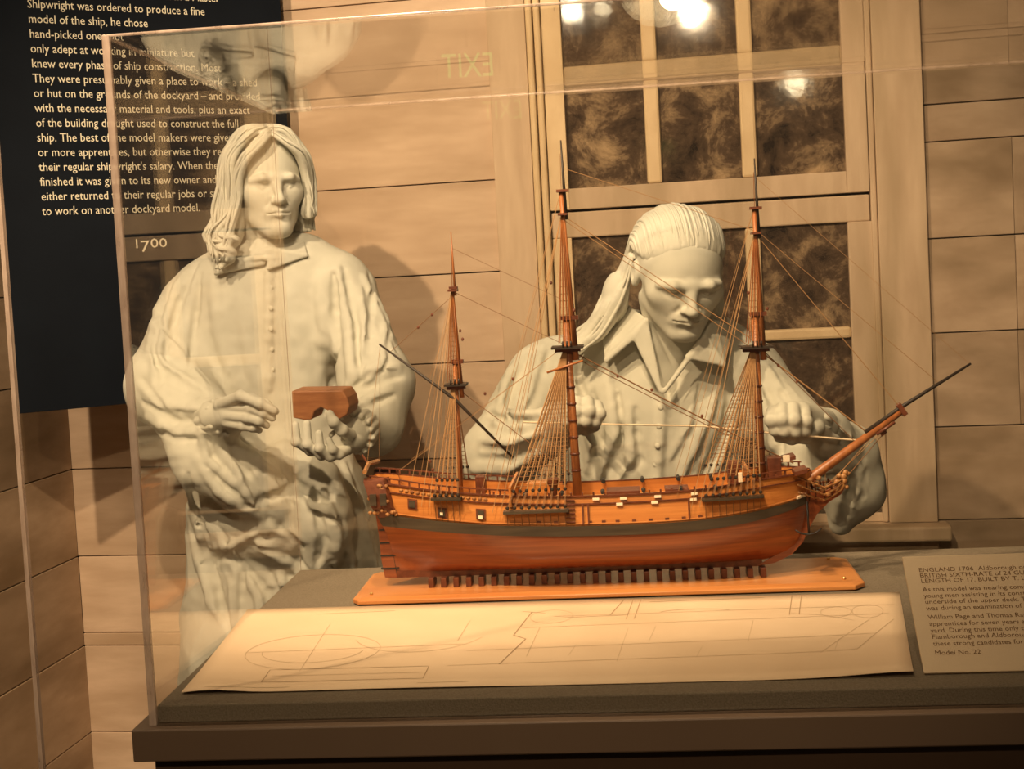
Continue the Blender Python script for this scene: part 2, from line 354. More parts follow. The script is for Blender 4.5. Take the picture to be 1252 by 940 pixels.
# ================================================================== DISPLAY PLINTH AND ACRYLIC COVER
CA = math.radians(4.4); DK = 0.965
ce1 = np.array([math.cos(CA), math.sin(CA), 0]); ce2 = np.array([-math.sin(CA), math.cos(CA), 0])
CO = PZ(192, 862, DK)               # front left corner of the cloth deck
CL, CD = 1.62, 0.665                # deck length and depth
pl = empty('display_plinth', (CO[0], CO[1], 0.0), CA)
tag(pl, 'brown display plinth with a grey cloth covered deck under the ship model', 'plinth')
MB().box((0.0, 0.0, 0.943), (CL, CD, DK)).build('cloth_deck', 'fabric', pl, bevel=0.002)
_lp = PZ(160, 893, 0.943)-CO; LX, LY = float(_lp@ce1), float(_lp@ce2)
MB().box((LX, LY, 0.905), (CL+0.05, CD+0.04, 0.943)).build('lip_board', 'lip', pl, bevel=0.002)
MB().box((LX+0.020, LY+0.016, 0.05), (CL+0.026, CD+0.02, 0.905)).build('cabinet_body', 'cabinet', pl)
MB().box((0.0, 0.0, 0.0), (CL, CD, 0.05)).build('toe_kick', 'wale', pl)
cov = empty('acrylic_cover', (CO[0], CO[1], 0.943), CA)
tag(cov, 'clear acrylic cover standing over the ship model and drawing', 'display cover')
H = 1.742-0.943; _g = PZ(183, 888, 0.943)-CO; a0, a1, b0, b1 = float(_g@ce1), CL+0.014, float(_g@ce2), CD+0.030; T = 0.006
def sheet(name, lo, hi): return MB().box(lo, hi).build(name, 'acrylic', cov)
sheet('front_sheet', (a0+0.0085, b0, 0), (a1-T, b0+T, H-T)); sheet('back_sheet', (a0+T, b1-T, 0), (a1-T, b1, H-T))
sheet('side_sheet', (a0, b0+T, 0), (a0+T, b1-T, H-T)); sheet('side_sheet', (a1-T, b0+T, 0), (a1, b1-T, H-T))
sheet('top_sheet', (a0, b0, H-T), (a1, b1, H))
E2 = T*0.5
def edge(lo, hi): return MB().box(lo, hi).build('polished_edge', 'edge', cov, bevel=0.001)
edge((a0-0.0005, b0-0.0005, 0), (a0+0.0085, b0+T-0.0005, H)); edge((a1-T, b0, 0), (a1, b0+T, H))
edge((a0, b1-0.0012, 0), (a0+0.0012, b1, H))
for y0, y1 in ((b0, b0+0.0012), (b1-0.0012, b1)): edge((a0+T, y0-0.0004, H-E2), (a1-T, y1+0.0004, H+0.0004))
edge((a0-0.0004, b0+T, H-E2), (a0+E2, b1-T, H+0.0004))

# neighbouring clear screen at the left border of the view
sx = PY(22, 520, 1.55)
scr = empty('acrylic_screen', (sx[0], 1.55, 0.0)); tag(scr, 'clear upright acrylic screen beside the side wall', 'screen')
MB().box((-0.55, 0.0, 0.02), (-0.006, 0.006, 2.3)).build('sheet', 'acrylic', scr)
MB().box((-0.006, -0.0005, 0.02), (0.0, 0.0065, 2.3)).build('polished_edge', 'edge', scr)
MB().box((-0.57, -0.03, 0.0), (0.0, 0.036, 0.02)).build('foot_rail', 'lip', scr)

# ================================================================== PLAN DRAWING
pc = [PZ(x, y, DK) for x, y in ((222, 850), (1117, 828), (1100, 725), (303, 746))]
pc = [np.array(p) for p in pc]
po = np.array([pc[0][0], pc[0][1], DK])
pap = empty('plan_drawing', tuple(po)); tag(pap, 'large sheet of ship plans in faint pencil spread on the cloth deck', 'drawing')
def paper(u, v):
    p = (1-v)*((1-u)*pc[0]+u*pc[1]) + v*((1-u)*pc[3]+u*pc[2])
    z = 0.0012 + 0.0045*math.exp(-((u-0.04)/0.05)**2)*max(0, 1-v*4) + 0.006*math.exp(-((1-u)/0.10)**2)*(1-v)**2 + 0.0015*math.exp(-((u-0.3)/0.2)**2)*max(0, 1-6*v)
    return p - po + np.array([0, 0, z])
MB().grid([[paper(u/40, v/12) for u in range(41)] for v in range(13)]).build('sheet', 'paper', pap, smooth=True, solid=0.0008)
def stroke(mb, pts, w=0.0006):
    """flat ink line on the sheet, points in sheet units"""
    P = []
    for (ua, va), (ub, vb) in zip(pts[:-1], pts[1:]):
        n = max(2, int(max(abs(ub-ua)*40, abs(vb-va)*12))+1)
        for i in range(n): t = i/n; P.append((ua+(ub-ua)*t, va+(vb-va)*t))
    P.append(pts[-1]); Q = [paper(min(max(u, 0), 1), min(max(v, 0), 1))+np.array([0, 0, 0.0007]) for u, v in P]
    L_ = []; R_ = []
    for i, q in enumerate(Q):
        t = Q[min(i+1, len(Q)-1)]-Q[max(i-1, 0)]; t[2] = 0; t /= np.linalg.norm(t)+1e-9; s = np.array([-t[1], t[0], 0])*w
        L_.append(q+s); R_.append(q-s)
    mb.grid([L_, R_])
dk, sf = MB(), MB()
def ell(cx, cy, rx, ry, a0=0, a1=360, n=24): return [(cx+rx*math.cos(math.radians(a0+(a1-a0)*i/n)), cy+ry*math.sin(math.radians(a0+(a1-a0)*i/n))) for i in range(n+1)]
stroke(dk, [(0.105, 0.09), (0.335, 0.09), (0.335, 0.22), (0.105, 0.22), (0.105, 0.09)]); stroke(sf, [(0.115, 0.155), (0.325, 0.155)])
stroke(sf, ell(0.15, 0.42, 0.10, 0.20)); stroke(sf, ell(0.15, 0.42, 0.075, 0.13, 180, 360)); stroke(sf, [(0.05, 0.42), (0.37, 0.46)]); stroke(sf, [(0.15, 0.2), (0.15, 0.75)])
stroke(sf, ell(0.30, 0.62, 0.10, 0.24, 200, 340)); stroke(sf, [(0.36, 0.5), (0.365, 0.75)])
stroke(dk, [(0.455, 0.85), (0.44, 0.55), (0.46, 0.5), (0.435, 0.22)], 0.0009); stroke(sf, ell(0.487, 0.78, 0.032, 0.09)); stroke(dk, [(0.44, 0.86), (0.475, 0.83)])
stroke(sf, [(0.47, 0.30), (0.475, 0.64)]); stroke(sf, [(0.45, 0.64), (0.98, 0.70)]); stroke(sf, [(0.38, 0.38), (0.96, 0.45)]); stroke(sf, [(0.36, 0.22), (0.93, 0.27)]); stroke(sf, [(0.49, 0.78), (0.99, 0.82)])
stroke(dk, [(0.505, 0.76), (0.60, 0.775)], 0.0005); stroke(dk, [(0.575, 0.78), (0.59, 0.99)], 0.0008); stroke(dk, [(0.63, 0.95), (0.80, 0.97)], 0.0009)
for u in (0.60, 0.612, 0.838, 0.852): stroke(dk, [(u, 0.72), (u+0.004, 0.99)], 0.0006)
for u, a_, b_ in ((0.53, 0.3, 0.42), (0.60, 0.22, 0.60), (0.64, 0.45, 0.62), (0.71, 0.24, 0.36), (0.78, 0.40, 0.66), (0.90, 0.28, 0.40)): stroke(sf, [(u, a_), (u+0.006, b_)], 0.0004)
stroke(sf, ell(0.905, 0.74, 0.022, 0.07)); stroke(sf, ell(0.95, 0.74, 0.022, 0.09)); stroke(sf, [(0.84, 0.74), (0.89, 0.70), (0.93, 0.62)]); stroke(dk, ell(0.70, 0.80, 0.05, 0.03, 0, 180))
stroke(sf, [(0.93, 0.27), (0.985, 0.62)]); stroke(sf, [(0.88, 0.25), (0.95, 0.62)]); stroke(dk, [(0.03, 0.03), (0.15, 0.035)], 0.0005); stroke(dk, [(0.33, 0.04), (0.40, 0.045)], 0.0005)
stroke(sf, [(0.12, 0.9), (0.24, 0.92)], 0.0012)
dk.build('ink_lines', 'ink', pap); sf.build('pencil_lines', 'ink_soft', pap)

# ================================================================== CAPTION CARD (leans on its easel at the deck front)
c0 = PZ(1130, 826, DK)
def on_card(x, y):
    """pixel -> point on the card plane, which leans back about an axis along the deck front"""
    lean = math.radians(50); d = ray(x, y)
    nrm = -ce2*math.sin(lean)+np.array([0, 0, 1])*math.cos(lean)
    t = ((c0-EYE)@nrm)/(d@nrm); return EYE+d*t
lean = math.radians(50); cu = ce2*math.cos(lean)+np.array([0, 0, 1])*math.sin(lean)
ctl = on_card(1113, 683); ch = float((ctl-c0)@cu)
card = empty('caption_card', tuple(c0+np.array([0, 0, 0.003])), CA); tag(card, 'tan caption card of small brown print propped on the cloth deck', 'caption card')
MB().box((0, 0, -0.004), (0.36, ch, 0)).build('card', 'caption', card, bevel=0.001).rotation_euler = (lean, 0, 0)
st = MB()
for x in (0.03, 0.33):
    st = MB(); st.add([(x-0.004, 0.002, 0), (x+0.004, 0.002, 0), (x+0.004, ch*math.cos(lean)*0.9, ch*math.sin(lean)*0.9-0.006), (x-0.004, ch*math.cos(lean)*0.9, ch*math.sin(lean)*0.9-0.006), (x-0.004, ch*math.cos(lean)*0.9, 0), (x+0.004, ch*math.cos(lean)*0.9, 0)],
           [(0, 1, 2, 3), (0, 4, 5, 1), (3, 2, 5, 4), (0, 3, 4), (1, 5, 2)]); st.build('easel_foot', 'acrylic', card)

CT = [("ENGLAND 1706  Aldborough or Flamborough", 0.855, 1), ("BRITISH SIXTH-RATE of 24 GUNS Scale one", 0.805, 1), ("LENGTH OF 17. BUILT BY T. LUCAS 1/48 ratio,", 0.757, 1),
      ("As this model was nearing completion the", 0.683, 1), ("young men assisting in its construction", 0.628, 1), ("underside of the upper deck. The names", 0.575, 1), ("was during an examination of the vessel", 0.520, 1),
      ("William Page and Thomas Ransom were", 0.443, 1), ("apprentices for seven years at Portsmouth", 0.386, 1), ("yard. During this time only two Sixth Rates", 0.330, 1), ("Flamborough and Aldborough were built", 0.277, 1), ("these strong candidates for the model", 0.220, 1), ("Model No. 22", 0.145, 1)]
ctx = text_mesh('lettering', [(t, 0.016, f*ch, 0.0078, None) for t, f, _ in CT], 'caption_ink', card)

for v in ctx.data.vertices: v.co.x = 0.016+(v.co.x-0.016)*1.18
ctx.rotation_euler = (lean, 0, 0); ctx.location = (0, -0.0004*math.sin(lean), 0.0004*math.cos(lean))
# ================================================================== SHIP STAND
SA = math.radians(4.5); BT = 0.976            # board top height
SCx, SCy = -0.19, 1.895
stand = empty('ship_stand', (SCx, SCy, DK), SA); tag(stand, 'orange cherry wood base board with a row of dark support pegs', 'stand')
bmb = MB(); hb = BT-DK
top = [(-0.366, -0.058), (0.352, -0.058), (0.368, -0.040), (0.368, 0.085), (0.352, 0.098), (-0.366, 0.098), (-0.376, 0.085), (-0.376, -0.045)]
bot = [(x*1.012+(0 if x < 0 else 0), y-0.012 if y < 0 else y+0.012) for x, y in top]
bmb.add([(x, y, 0.002) for x, y in bot]+[(x, y, hb*0.75) for x, y in bot]+[(x, y, hb) for x, y in top],
        [tuple(range(7, -1, -1)), tuple(range(16, 24))]+[(r*8+i, r*8+(i+1) % 8, (r+1)*8+(i+1) % 8, (r+1)*8+i) for r in (0, 1) for i in range(8)])
bmb.build('base_board', 'board', stand, bevel=0.0012)
peg_mesh = None
for i in range(27):
    s = -0.268+i*(0.232+0.268)/26
    if i == 0:
        pg = MB().box((-0.0042, -0.016, 0), (0.0042, 0.016, 0.0142)).build('support_peg', 'darkwood', stand, bevel=0.0006); peg_mesh = pg
    else:
        pg = peg_mesh.copy(); link(pg, stand)
    pg.location = (s, 0.0, hb)
for s, y in ((-0.355, -0.045), (0.345, -0.042), (0.343, 0.085), (-0.352, 0.085)):
    MB().ball((s, y, hb+0.0015), (0.003, 0.003, 0.0022)).build('brass_screw', 'brass', stand)

# ================================================================== SHIP MODEL  (local axes: x forward, y away from the viewer, z up from the keel line)
KZ = 0.9985
ship = empty('ship_model', (SCx, SCy, KZ), SA)
tag(ship, 'fully rigged wooden sailing ship model with honey sides and three bare masts', 'ship model')
def zz(z): return z-KZ
def interp(x, tab): return float(np.interp(x, [t[0] for t in tab], [t[1] for t in tab]))
WB = [(-0.335, 1.0800), (-0.25, 1.0715), (-0.165, 1.0650), (-0.046, 1.0596), (0.06, 1.0590), (0.143, 1.0613), (0.22, 1.0700), (0.283, 1.0820), (0.31, 1.089)]
WT = [(-0.335, 1.0975), (-0.25, 1.0870), (-0.165, 1.0785), (-0.046, 1.0735), (0.06, 1.0728), (0.143, 1.0750), (0.22, 1.0825), (0.283, 1.0925), (0.31, 1.0975)]
RL = [(-0.352, 1.1600), (-0.30, 1.1530), (-0.258, 1.1455), (-0.162, 1.1355), (-0.09, 1.1310), (-0.019, 1.1290), (0.06, 1.1295), (0.146, 1.1325), (0.19, 1.137), (0.2275, 1.1430), (0.285, 1.1450), (0.31, 1.146)]
def smooth_tab(tab):
    xs = np.array([t[0] for t in tab]); ys = np.array([t[1] for t in tab])
    X = np.linspace(xs[0], xs[-1], 160); Y = np.interp(X, xs, ys)
    k = np.hanning(23); k /= k.sum(); Yp = np.pad(Y, 11, mode='reflect', reflect_type='odd'); Y = np.convolve(Yp, k, 'valid')
    return list(zip(X, Y))
RL = [(x, z-0.014) for x, z in RL]
WB, WT, RL = smooth_tab(WB), smooth_tab(WT), smooth_tab(RL)
BM = 0.068
def halfb(u):
    """half breadth at the wale, u 0 (stern) .. 1 (stem)"""
    if u > 0.62: x = (u-0.62)/0.38; return BM*max(0.0, 1-x**2.7)**0.62
    if u < 0.38: x = (0.38-u)/0.38; return BM*(1-0.42*x**2.1)
    return BM
def s_end(v):
    """bow end of the hull at height fraction v (0 keel, 1 wale)"""
    return float(np.interp(v, [0, 0.06, 0.15, 0.3, 0.5, 0.75, 1.0, 2.0], [0.222, 0.248, 0.270, 0.286, 0.295, 0.302, 0.306, 0.309]))
def s_sta(v): return float(np.interp(v, [0, 1.0, 1.3, 1.5, 2.0], [-0.322, -0.333, -0.343, -0.348, -0.354]))
def section(u, v):
    """half breadth fraction at height v (0..1) below the wale"""
    mid = (1-(1-v)**2.6)**0.62
    aft = v**2.4*0.98+0.02*v; fore = (1-(1-v)**1.6)**0.95
    a = min(1, max(0, (0.34-u)/0.34))**1.1; f = min(1, max(0, (u-0.70)/0.30))**1.3
    w = mid*(1-a)*(1-f)+aft*a+fore*f*(1-a)
    return w
NU = 46
def us(n=NU): return [0.5-0.5*math.cos(math.pi*(i/n)**1.0) for i in range(n+1)]
def hull_pt(u, v, side, grow=0.0):
    s = s_sta(v)+(s_end(v)-s_sta(v))*u
    zb = interp(s, WB); zt = interp(s, WT); zr = interp(s, RL); b = halfb(u)
    if v <= 1: z = KZ-0.001+(zb-KZ+0.001)*v; y = b*section(u, v)
    elif v <= 1.25: t = (v-1)/0.25; z = zb+(zt-zb)*t; y = b*(1+0.004*t)
    else:
        t = (v-1.25)/0.75; z = zt+(zr-zt)*t; tum = 0.10*t**1.2
        if u > 0.8: tum *= 1-(u-0.8)/0.2*1.5
        y = b*(1-tum)+0.004*t*max(0, (u-0.85)/0.15)
    y = max(y, 0.0016)+grow
    return (s, side*y, zz(z))
def hull_strip(name, v0, v1, nv, mat, grow=0.0, smooth=True, inner=False, bottom=False):
    mb = MB()
    for side in (-1, 1):
        mb.grid([[hull_pt(u, v0+(v1-v0)*j/nv, side, grow) for u in us()] for j in range(nv+1)])
    # stern closing
    mb.grid([[hull_pt(0, v0+(v1-v0)*j/nv, -1, grow), hull_pt(0, v0+(v1-v0)*j/nv, 1, grow)] for j in range(nv+1)])
    return mb.build(name, mat, ship, smooth=smooth)
hull_strip('hull_planking', 0, 1, 16, 'hull')
hull_strip('wale', 0.985, 1.255, 2, 'wale', 0.0022)
hull_strip('topside_planking', 1.25, 2.0, 6, 'topside')
# inner bulwark and deck
mb = MB()
for side in (-1, 1): mb.grid([[hull_pt(u, v, side, -0.004) for u in us()] for v in (1.55, 2.0)])
mb.build('inner_bulwark', 'topside', ship, smooth=True)
mb = MB(); mb.grid([[tuple(np.array(hull_pt(u, 1.66, sd, -0.003))) for u in us()] for sd in (-1, 1)]); mb.build('main_deck', 'deckwood', ship)
# keel, sternpost, rudder, stem knee
MB().box((-0.322, -0.0028, -0.0085), (0.232, 0.0028, 0.002)).build('keel', 'darkwood', ship)
def blade(name, prof, th, mat, y=0.0):
    n = len(prof); vs = [(s, y-th, zz(z)) for s, z in prof]+[(s, y+th, zz(z)) for s, z in prof]
    return MB().add(vs, [tuple(range(n)), tuple(range(2*n-1, n-1, -1))]+[(i, (i+1) % n, n+(i+1) % n, n+i) for i in range(n)]).build(name, mat, ship)
rud = blade('rudder', [(-0.322, 0.990), (-0.341, 0.991), (-0.345, 1.02), (-0.347, 1.06), (-0.350, 1.092), (-0.340, 1.095), (-0.333, 1.08)], 0.0026, 'hull')
for z in (1.005, 1.025, 1.045, 1.065):
    MB().box((-0.346, -0.0036, zz(z)-0.0012), (-0.318, 0.0036, zz(z)+0.0012)).build('rudder_strap', 'iron', rud)
blade('stem_knee', [(0.222, 0.990), (0.250, 0.994), (0.276, 1.006), (0.293, 1.024), (0.303, 1.045), (0.316, 1.066), (0.335, 1.084), (0.352, 1.094), (0.358, 1.104), (0.350, 1.107), (0.330, 1.100), (0.312, 1.098), (0.300, 1.100), (0.285, 1.05), (0.26, 1.01)], 0.0035, 'hull')
# rails: strips following the sheer
def rail(name, v, dz, w, hgt, mat, u0=0.0, u1=1.0, grow=0.001, side=-1):
    mb = MB(); n = 40; rows = [[], [], [], []]
    for i in range(n+1):
        p = np.array(hull_pt(u0+(u1-u0)*i/n, v, side, grow)); p[2] += dz; o = np.array([0, side*w, 0])
        rows[0].append(p+(0, 0, hgt)); rows[1].append(p+o+(0, 0, hgt)); rows[2].append(p+o); rows[3].append(p)
    rows.append(rows[0]); mb.grid(rows); return mb.build(name, mat, ship)
for sd in (-1, 1):
    rail('cap_rail', 2.0, -0.0005, 0.0022, 0.0024, 'darkwood', side=sd, grow=-0.002+0.0025)
    rail('sheer_rail', 1.80, 0, 0.0016, 0.0020, 'darkwood', side=sd)
    rail('lower_rail', 1.30, 0, 0.0012, 0.0016, 'board', side=sd)
    rail('quarter_rail', 2.0, 0.008, 0.0018, 0.0022, 'darkwood', 0.0, 0.34, side=sd)
    rail('forecastle_rail', 2.0, 0.008, 0.0018, 0.0020, 'darkwood', 0.84, 0.985, side=sd)
    for u in np.linspace(0.01, 0.33, 15):
        p = hull_pt(u, 2.0, sd, 0.001); MB().box((p[0]-0.0012, p[1]-0.001, p[2]), (p[0]+0.0012, p[1]+0.001, p[2]+0.0085)).build('rail_post', 'darkwood', ship)
    for u in np.linspace(0.85, 0.98, 7):
        p = hull_pt(u, 2.0, sd, 0.001); MB().box((p[0]-0.0014, p[1]-0.001, p[2]), (p[0]+0.0014, p[1]+0.001, p[2]+0.0095)).build('rail_post', 'darkwood', ship)
# gun ports, sweep ports, entry ladder (port frames are proud, lids dark)
def u_at(s, v): return (s-s_sta(v))/(s_end(v)-s_sta(v))
def on_side(s, v, side=-1, grow=0.0): return np.array(hull_pt(u_at(s, v), v, side, grow))
def plate(name, s, v, w, h, d, mat, side=-1, parent=None):
    c = on_side(s, v, side); q = on_side(s+0.004, v, side); t = q-c; t /= np.linalg.norm(t); up_ = on_side(s, v+0.06, side)-c; up_ /= np.linalg.norm(up_)
    n = np.cross(t, up_)*(1 if side < 0 else -1); n /= np.linalg.norm(n)
    return MB().obox(c+n*d*0.5, t*w/2, n*d/2, up_*h/2).build(name, mat, parent or ship)
for s, v in ((-0.283, 1.60), (-0.238, 1.47), (-0.180, 1.52)):
    pf = plate('gun_port_frame', s, v, 0.0145, 0.0150, 0.002, 'darkwood'); plate('gun_port_lid', s, v, 0.0095, 0.0100, 0.0034, 'wale', parent=pf)
plate('port_wreath', -0.180, 1.44, 0.006, 0.005, 0.006, 'ivory'); plate('port_wreath', -0.238, 1.45, 0.004, 0.004, 0.006, 'ivory')
for s in (-0.02, 0.0, 0.02, 0.044, 0.068, 0.092, 0.116, 0.140, -0.07, -0.095):
    plate('sweep_port', s, 1.34, 0.0058, 0.0048, 0.0016, 'darkwood')
for k in range(6): plate('ladder_step', -0.048, 1.36+k*0.11, 0.013, 0.0016, 0.004, 'darkwood')
for s in (-0.030, -0.022, 0.124): plate('fender', s, 1.55, 0.0022, 0.030, 0.003, 'darkwood')
for s, v in ((-0.010, 1.93), (0.030, 1.92), (0.024, 1.78), (0.080, 1.92), (0.075, 1.78), (0.133, 1.92), (0.131, 1.78)):
    plate('lit_rail_block', s, v, 0.0095, 0.0040, 0.004, 'ivory')  # pale blocks: bright highlights along the rails put into their colour
# timberheads on the waist rail
for s in np.linspace(-0.16, 0.15, 20):
    p = on_side(s, 2.0); MB().box((s-0.0013, p[1]-0.0013, p[2]), (s+0.0013, p[1]+0.0013, p[2]+0.006)).build('timberhead', 'darkwood', ship)
# quarter gallery and stern carving
for sd in (-1, 1):
    c = on_side(-0.325, 1.6, sd)
    g = MB(); sec = [(-0.356, 1.152, .004), (-0.356, 1.148, .010), (-0.350, 1.128, .014), (-0.345, 1.108, .012), (-0.336, 1.092, .003)]
    rows = []
    for s, z, d in sec:
        y = on_side(max(s, -0.345), 1.6, sd)[1]*1.02
        rows.append([(s, y-sd*0.006, zz(z)), (s, y+sd*d, zz(z)), (s+0.030, y+sd*d*1.05, zz(z)), (s+0.037, y-sd*0.004, zz(z))])
    g.grid(rows); g.build('quarter_gallery', 'darkwood', ship, smooth=False)
    for k in range(2):
        y = on_side(-0.33, 1.6, sd)[1]*1.02+sd*0.0145
        MB().box((-0.346+k*0.015, y-0.0015, zz(1.113)), (-0.336+k*0.015, y+0.0015, zz(1.130))).build('gallery_window', 'wale', ship)
    for i in range(26):
        s = -0.355+random.uniform(0, 0.05); v = random.choice((1.97, 1.90, 1.36, 1.30, 1.62)); 
        p = on_side(max(s, -0.349), v, sd, 0.010*random.random()+0.002); MB().ball(p, (0.0035, 0.0025, 0.0028), 6, 4).build('carved_scroll', 'carving', ship)
    # scrollwork frieze along the quarter
    for i in range(16):
        s = -0.30+i*0.0085; p = on_side(s, 1.90, sd, 0.001); MB().ball(p, (0.0034, 0.0015, 0.0022), 6, 4).build('frieze_scroll', 'carving', ship)
tr = MB(); tr.grid([[hull_pt(0, v, -1, -0.001), (hull_pt(0, v, 1)[0]-0.006, 0, hull_pt(0, v, 1)[2]), hull_pt(0, v, 1, -0.001)] for v in (1.2, 1.5, 1.75, 2.0)]); tr.build('transom', 'topside', ship)
MB().tube([(-0.352, -0.055, zz(1.163)), (-0.357, 0, zz(1.168)), (-0.352, 0.055, zz(1.163))], 0.0035).build('taffrail', 'carving', ship)
MB().tube([(-0.356, 0, zz(1.165)), (-0.366, 0, zz(1.182))], 0.0016).build('stern_lantern_post', 'darkwood', ship)
# beakhead: curved head rails, figurehead, catheads
for sd in (-1, 1):
    for k, (za, zb_, zc, yb) in enumerate(((1.128, 1.108, 1.116, 0.030), (1.116, 1.097, 1.110, 0.026), (1.104, 1.088, 1.102, 0.020))):
        P = [(0.285, sd*yb*1.3, zz(za)), (0.305, sd*yb, zz((za+zb_)/2)), (0.325, sd*yb*0.7, zz(zb_)), (0.342, sd*yb*0.4, zz((zb_+zc)/2)), (0.354, sd*0.004, zz(zc))]
        MB().tube(P, 0.0017).build('head_rail', 'carving', ship, smooth=True)
    for s in (0.298, 0.311, 0.324, 0.336):
        yb = np.interp(s, [0.285, 0.354], [0.036, 0.006]); MB().tube([(s, sd*yb, zz(1.122-0.14*(s-0.29))), (s+0.003, sd*yb*0.5, zz(1.085+0.1*(s-0.29)))], 0.0016).build('head_timber', 'darkwood', ship)
    MB().obox((0.285, sd*0.062, zz(1.142)), (0.009, 0.0, 0.002), (0, 0.018, 0), (0, 0, 0.0028)).build('cathead', 'darkwood', ship)
fg = MB(); 
for (s, z, r) in ((0.348, 1.100, .006), (0.353, 1.106, .0065), (0.357, 1.113, .006), (0.357, 1.120, .0052), (0.360, 1.126, .0045), (0.364, 1.124, .003), (0.347, 1.112, .005), (0.351, 1.121, .0045), (0.361, 1.104, .0035), (0.344, 1.094, .0045)):
    fg.ball((s, 0, zz(z)), (r, r*0.9, r), 8, 6)
lion = fg.build('figurehead', 'carving', ship, smooth=True); lion['label'] = 'carved lion figurehead'; lion['kind'] = 'stuff'
for s, z in ((0.322, 1.105), (0.331, 1.098), (0.313, 1.112), (0.306, 1.120), (0.318, 1.122), (0.300, 1.108)):
    for sd in (-1, 1): MB().ball((s, sd*0.018, zz(z)), (0.0042, 0.003, 0.0036), 6, 4).build('head_carving', 'carving', ship)
plate('hawse_plate', 0.291, 1.32, 0.022, 0.0035, 0.003, 'ivory')
# deck furniture
def dbox(name, s, y, w, d, z0, h, mat): return MB().box((s-w/2, y-d/2, zz(z0)), (s+w/2, y+d/2, zz(z0)+h)).build(name, mat, ship, bevel=0.0006)
dbox('hatch_grating', 0.03, 0, 0.05, 0.04, 1.108, 0.006, 'darkwood'); dbox('hatch_grating', 0.11, 0, 0.035, 0.035, 1.108, 0.006, 'darkwood')
dbox('companionway', -0.10, 0.0, 0.03, 0.03, 1.108, 0.022, 'topside'); dbox('belfry', 0.195, 0.0, 0.016, 0.03, 1.115, 0.034, 'darkwood'); dbox('galley_stove', 0.255, 0, 0.02, 0.03, 1.118, 0.036, 'darkwood')
dbox('binnacle', -0.185, 0, 0.014, 0.026, 1.115, 0.028, 'darkwood'); dbox('quarterdeck_bulkhead', -0.135, 0, 0.004, 0.14, 1.105, 0.030, 'topside'); dbox('forecastle_bulkhead', 0.215, 0, 0.004, 0.11, 1.105, 0.036, 'topside')
MB().tube([(-0.075, 0, zz(1.108)), (-0.075, 0, zz(1.122)), (-0.075, 0, zz(1.128)), (-0.075, 0, zz(1.134))], [0.005, 0.0065, 0.010, 0.010], 10).build('capstan', 'darkwood', ship)
dbox('ivory_rack', 0.200, -0.062, 0.006, 0.004, 1.128, 0.014, 'ivory'); dbox('ivory_rack', 0.272, -0.02, 0.010, 0.004, 1.148, 0.010, 'ivory')
gun0 = None
for s in (-0.115, -0.06, 0.0, 0.06, 0.115, 0.165):
    for sd in (-1, 1):
        g = MB().tube([(s, sd*0.040, zz(1.119)), (s, sd*0.062, zz(1.120))], [0.0034, 0.0024], 8).build('cannon', 'iron', ship)

# ---------------- masts
def spar(name, pts, rs, mat='mast', n=10): return MB().tube([(s, y, zz(z)) for s, y, z in pts], rs, n).build(name, mat, ship, smooth=True)
MASTS = {   # base s, base z, top (platform) s,z, cap z, hounds (crosstree) s,z, tg cap z, pole tip z
    'mizzen': ((-0.218, 1.09), (-0.2145, 1.283), 1.318, (-0.2125, 1.426), 1.430, 1.514, 0.0046),
    'main': ((-0.0385, 1.09), (-0.0427, 1.332), 1.376, (-0.0412, 1.531), 1.566, 1.641, 0.0066),
    'fore': ((0.237, 1.09), (0.2366, 1.319), 1.368, (0.2425, 1.4872), 1.524, 1.597, 0.0062)}
for nm, ((s0, z0), (s1, z1), zc, (s2, z2), z3, z4, r) in MASTS.items():
    spar(nm+'_lower_mast', [(s0, 0, z0), ((s0+s1)/2, 0, (z0+z1)/2), (s1, 0, zc)], [r*1.08, r, r*0.8])
    if nm != 'mizzen':
        for k in range(6):
            z = z0+0.055+k*(z1-z0-0.09)/6; t = (z-z0)/(z1-z0); spar('mast_band', [(s0+(s1-s0)*t, 0, z-0.0016), (s0+(s1-s0)*t, 0, z+0.0016)], [r*1.16]*2, 'darkwood')
    off = r*1.7
    spar(nm+'_topmast', [(s1+off, 0, z1-0.02), (s2, 0, z3)], [r*0.80, r*0.50])
    spar(nm+'_topgallant_mast', [(s2+r*0.9, 0, z2-0.008), (s2+r*0.6, 0, z4)], [r*0.46, r*0.16], 'darkspar' if nm != 'mizzen' else 'mast', 8)
    w = 0.024 if nm != 'mizzen' else 0.017
    MB().box((s1-w, -w*0.9, zz(z1)-0.0016), (s1+w, w*0.9, zz(z1)+0.0018)).build(nm+'_top_platform', 'darkspar', ship)
    for sd in (-1, 1):
        MB().box((s1-w*0.8, sd*0.006-0.0018, zz(z1)-0.007), (s1+w*0.8, sd*0.006+0.0018, zz(z1)-0.0016)).build('trestletree', 'darkwood', ship)
    MB().box((s1-r*1.2, -r*1.1, zz(zc)-0.003), (s1+off+r*1.1, r*1.1, zz(zc)+0.003)).build(nm+'_cap', 'darkwood', ship)
    MB().box((s2-r*1.0, -r, zz(z3)-0.002), (s2+r*1.8, r, zz(z3)+0.002)).build(nm+'_topmast_cap', 'darkwood', ship)
    MB().box((s2-0.006, -0.010, zz(z2)-0.0016), (s2+0.008, 0.010, zz(z2)+0.0016)).build(nm+'_crosstree', 'darkwood', ship)
    for k in range(3): spar('top_deadeye', [(s1-0.006+k*0.006, -w*0.9, z1+0.002), (s1-0.006+k*0.006, -w*0.9, z1+0.010)], [0.0016]*2, 'darkspar', 6)
spar('bowsprit', [(0.268, 0, 1.094), (0.3075, 0, 1.1186), (0.4444, 0, 1.2132)], [0.0078, 0.0076, 0.0048])
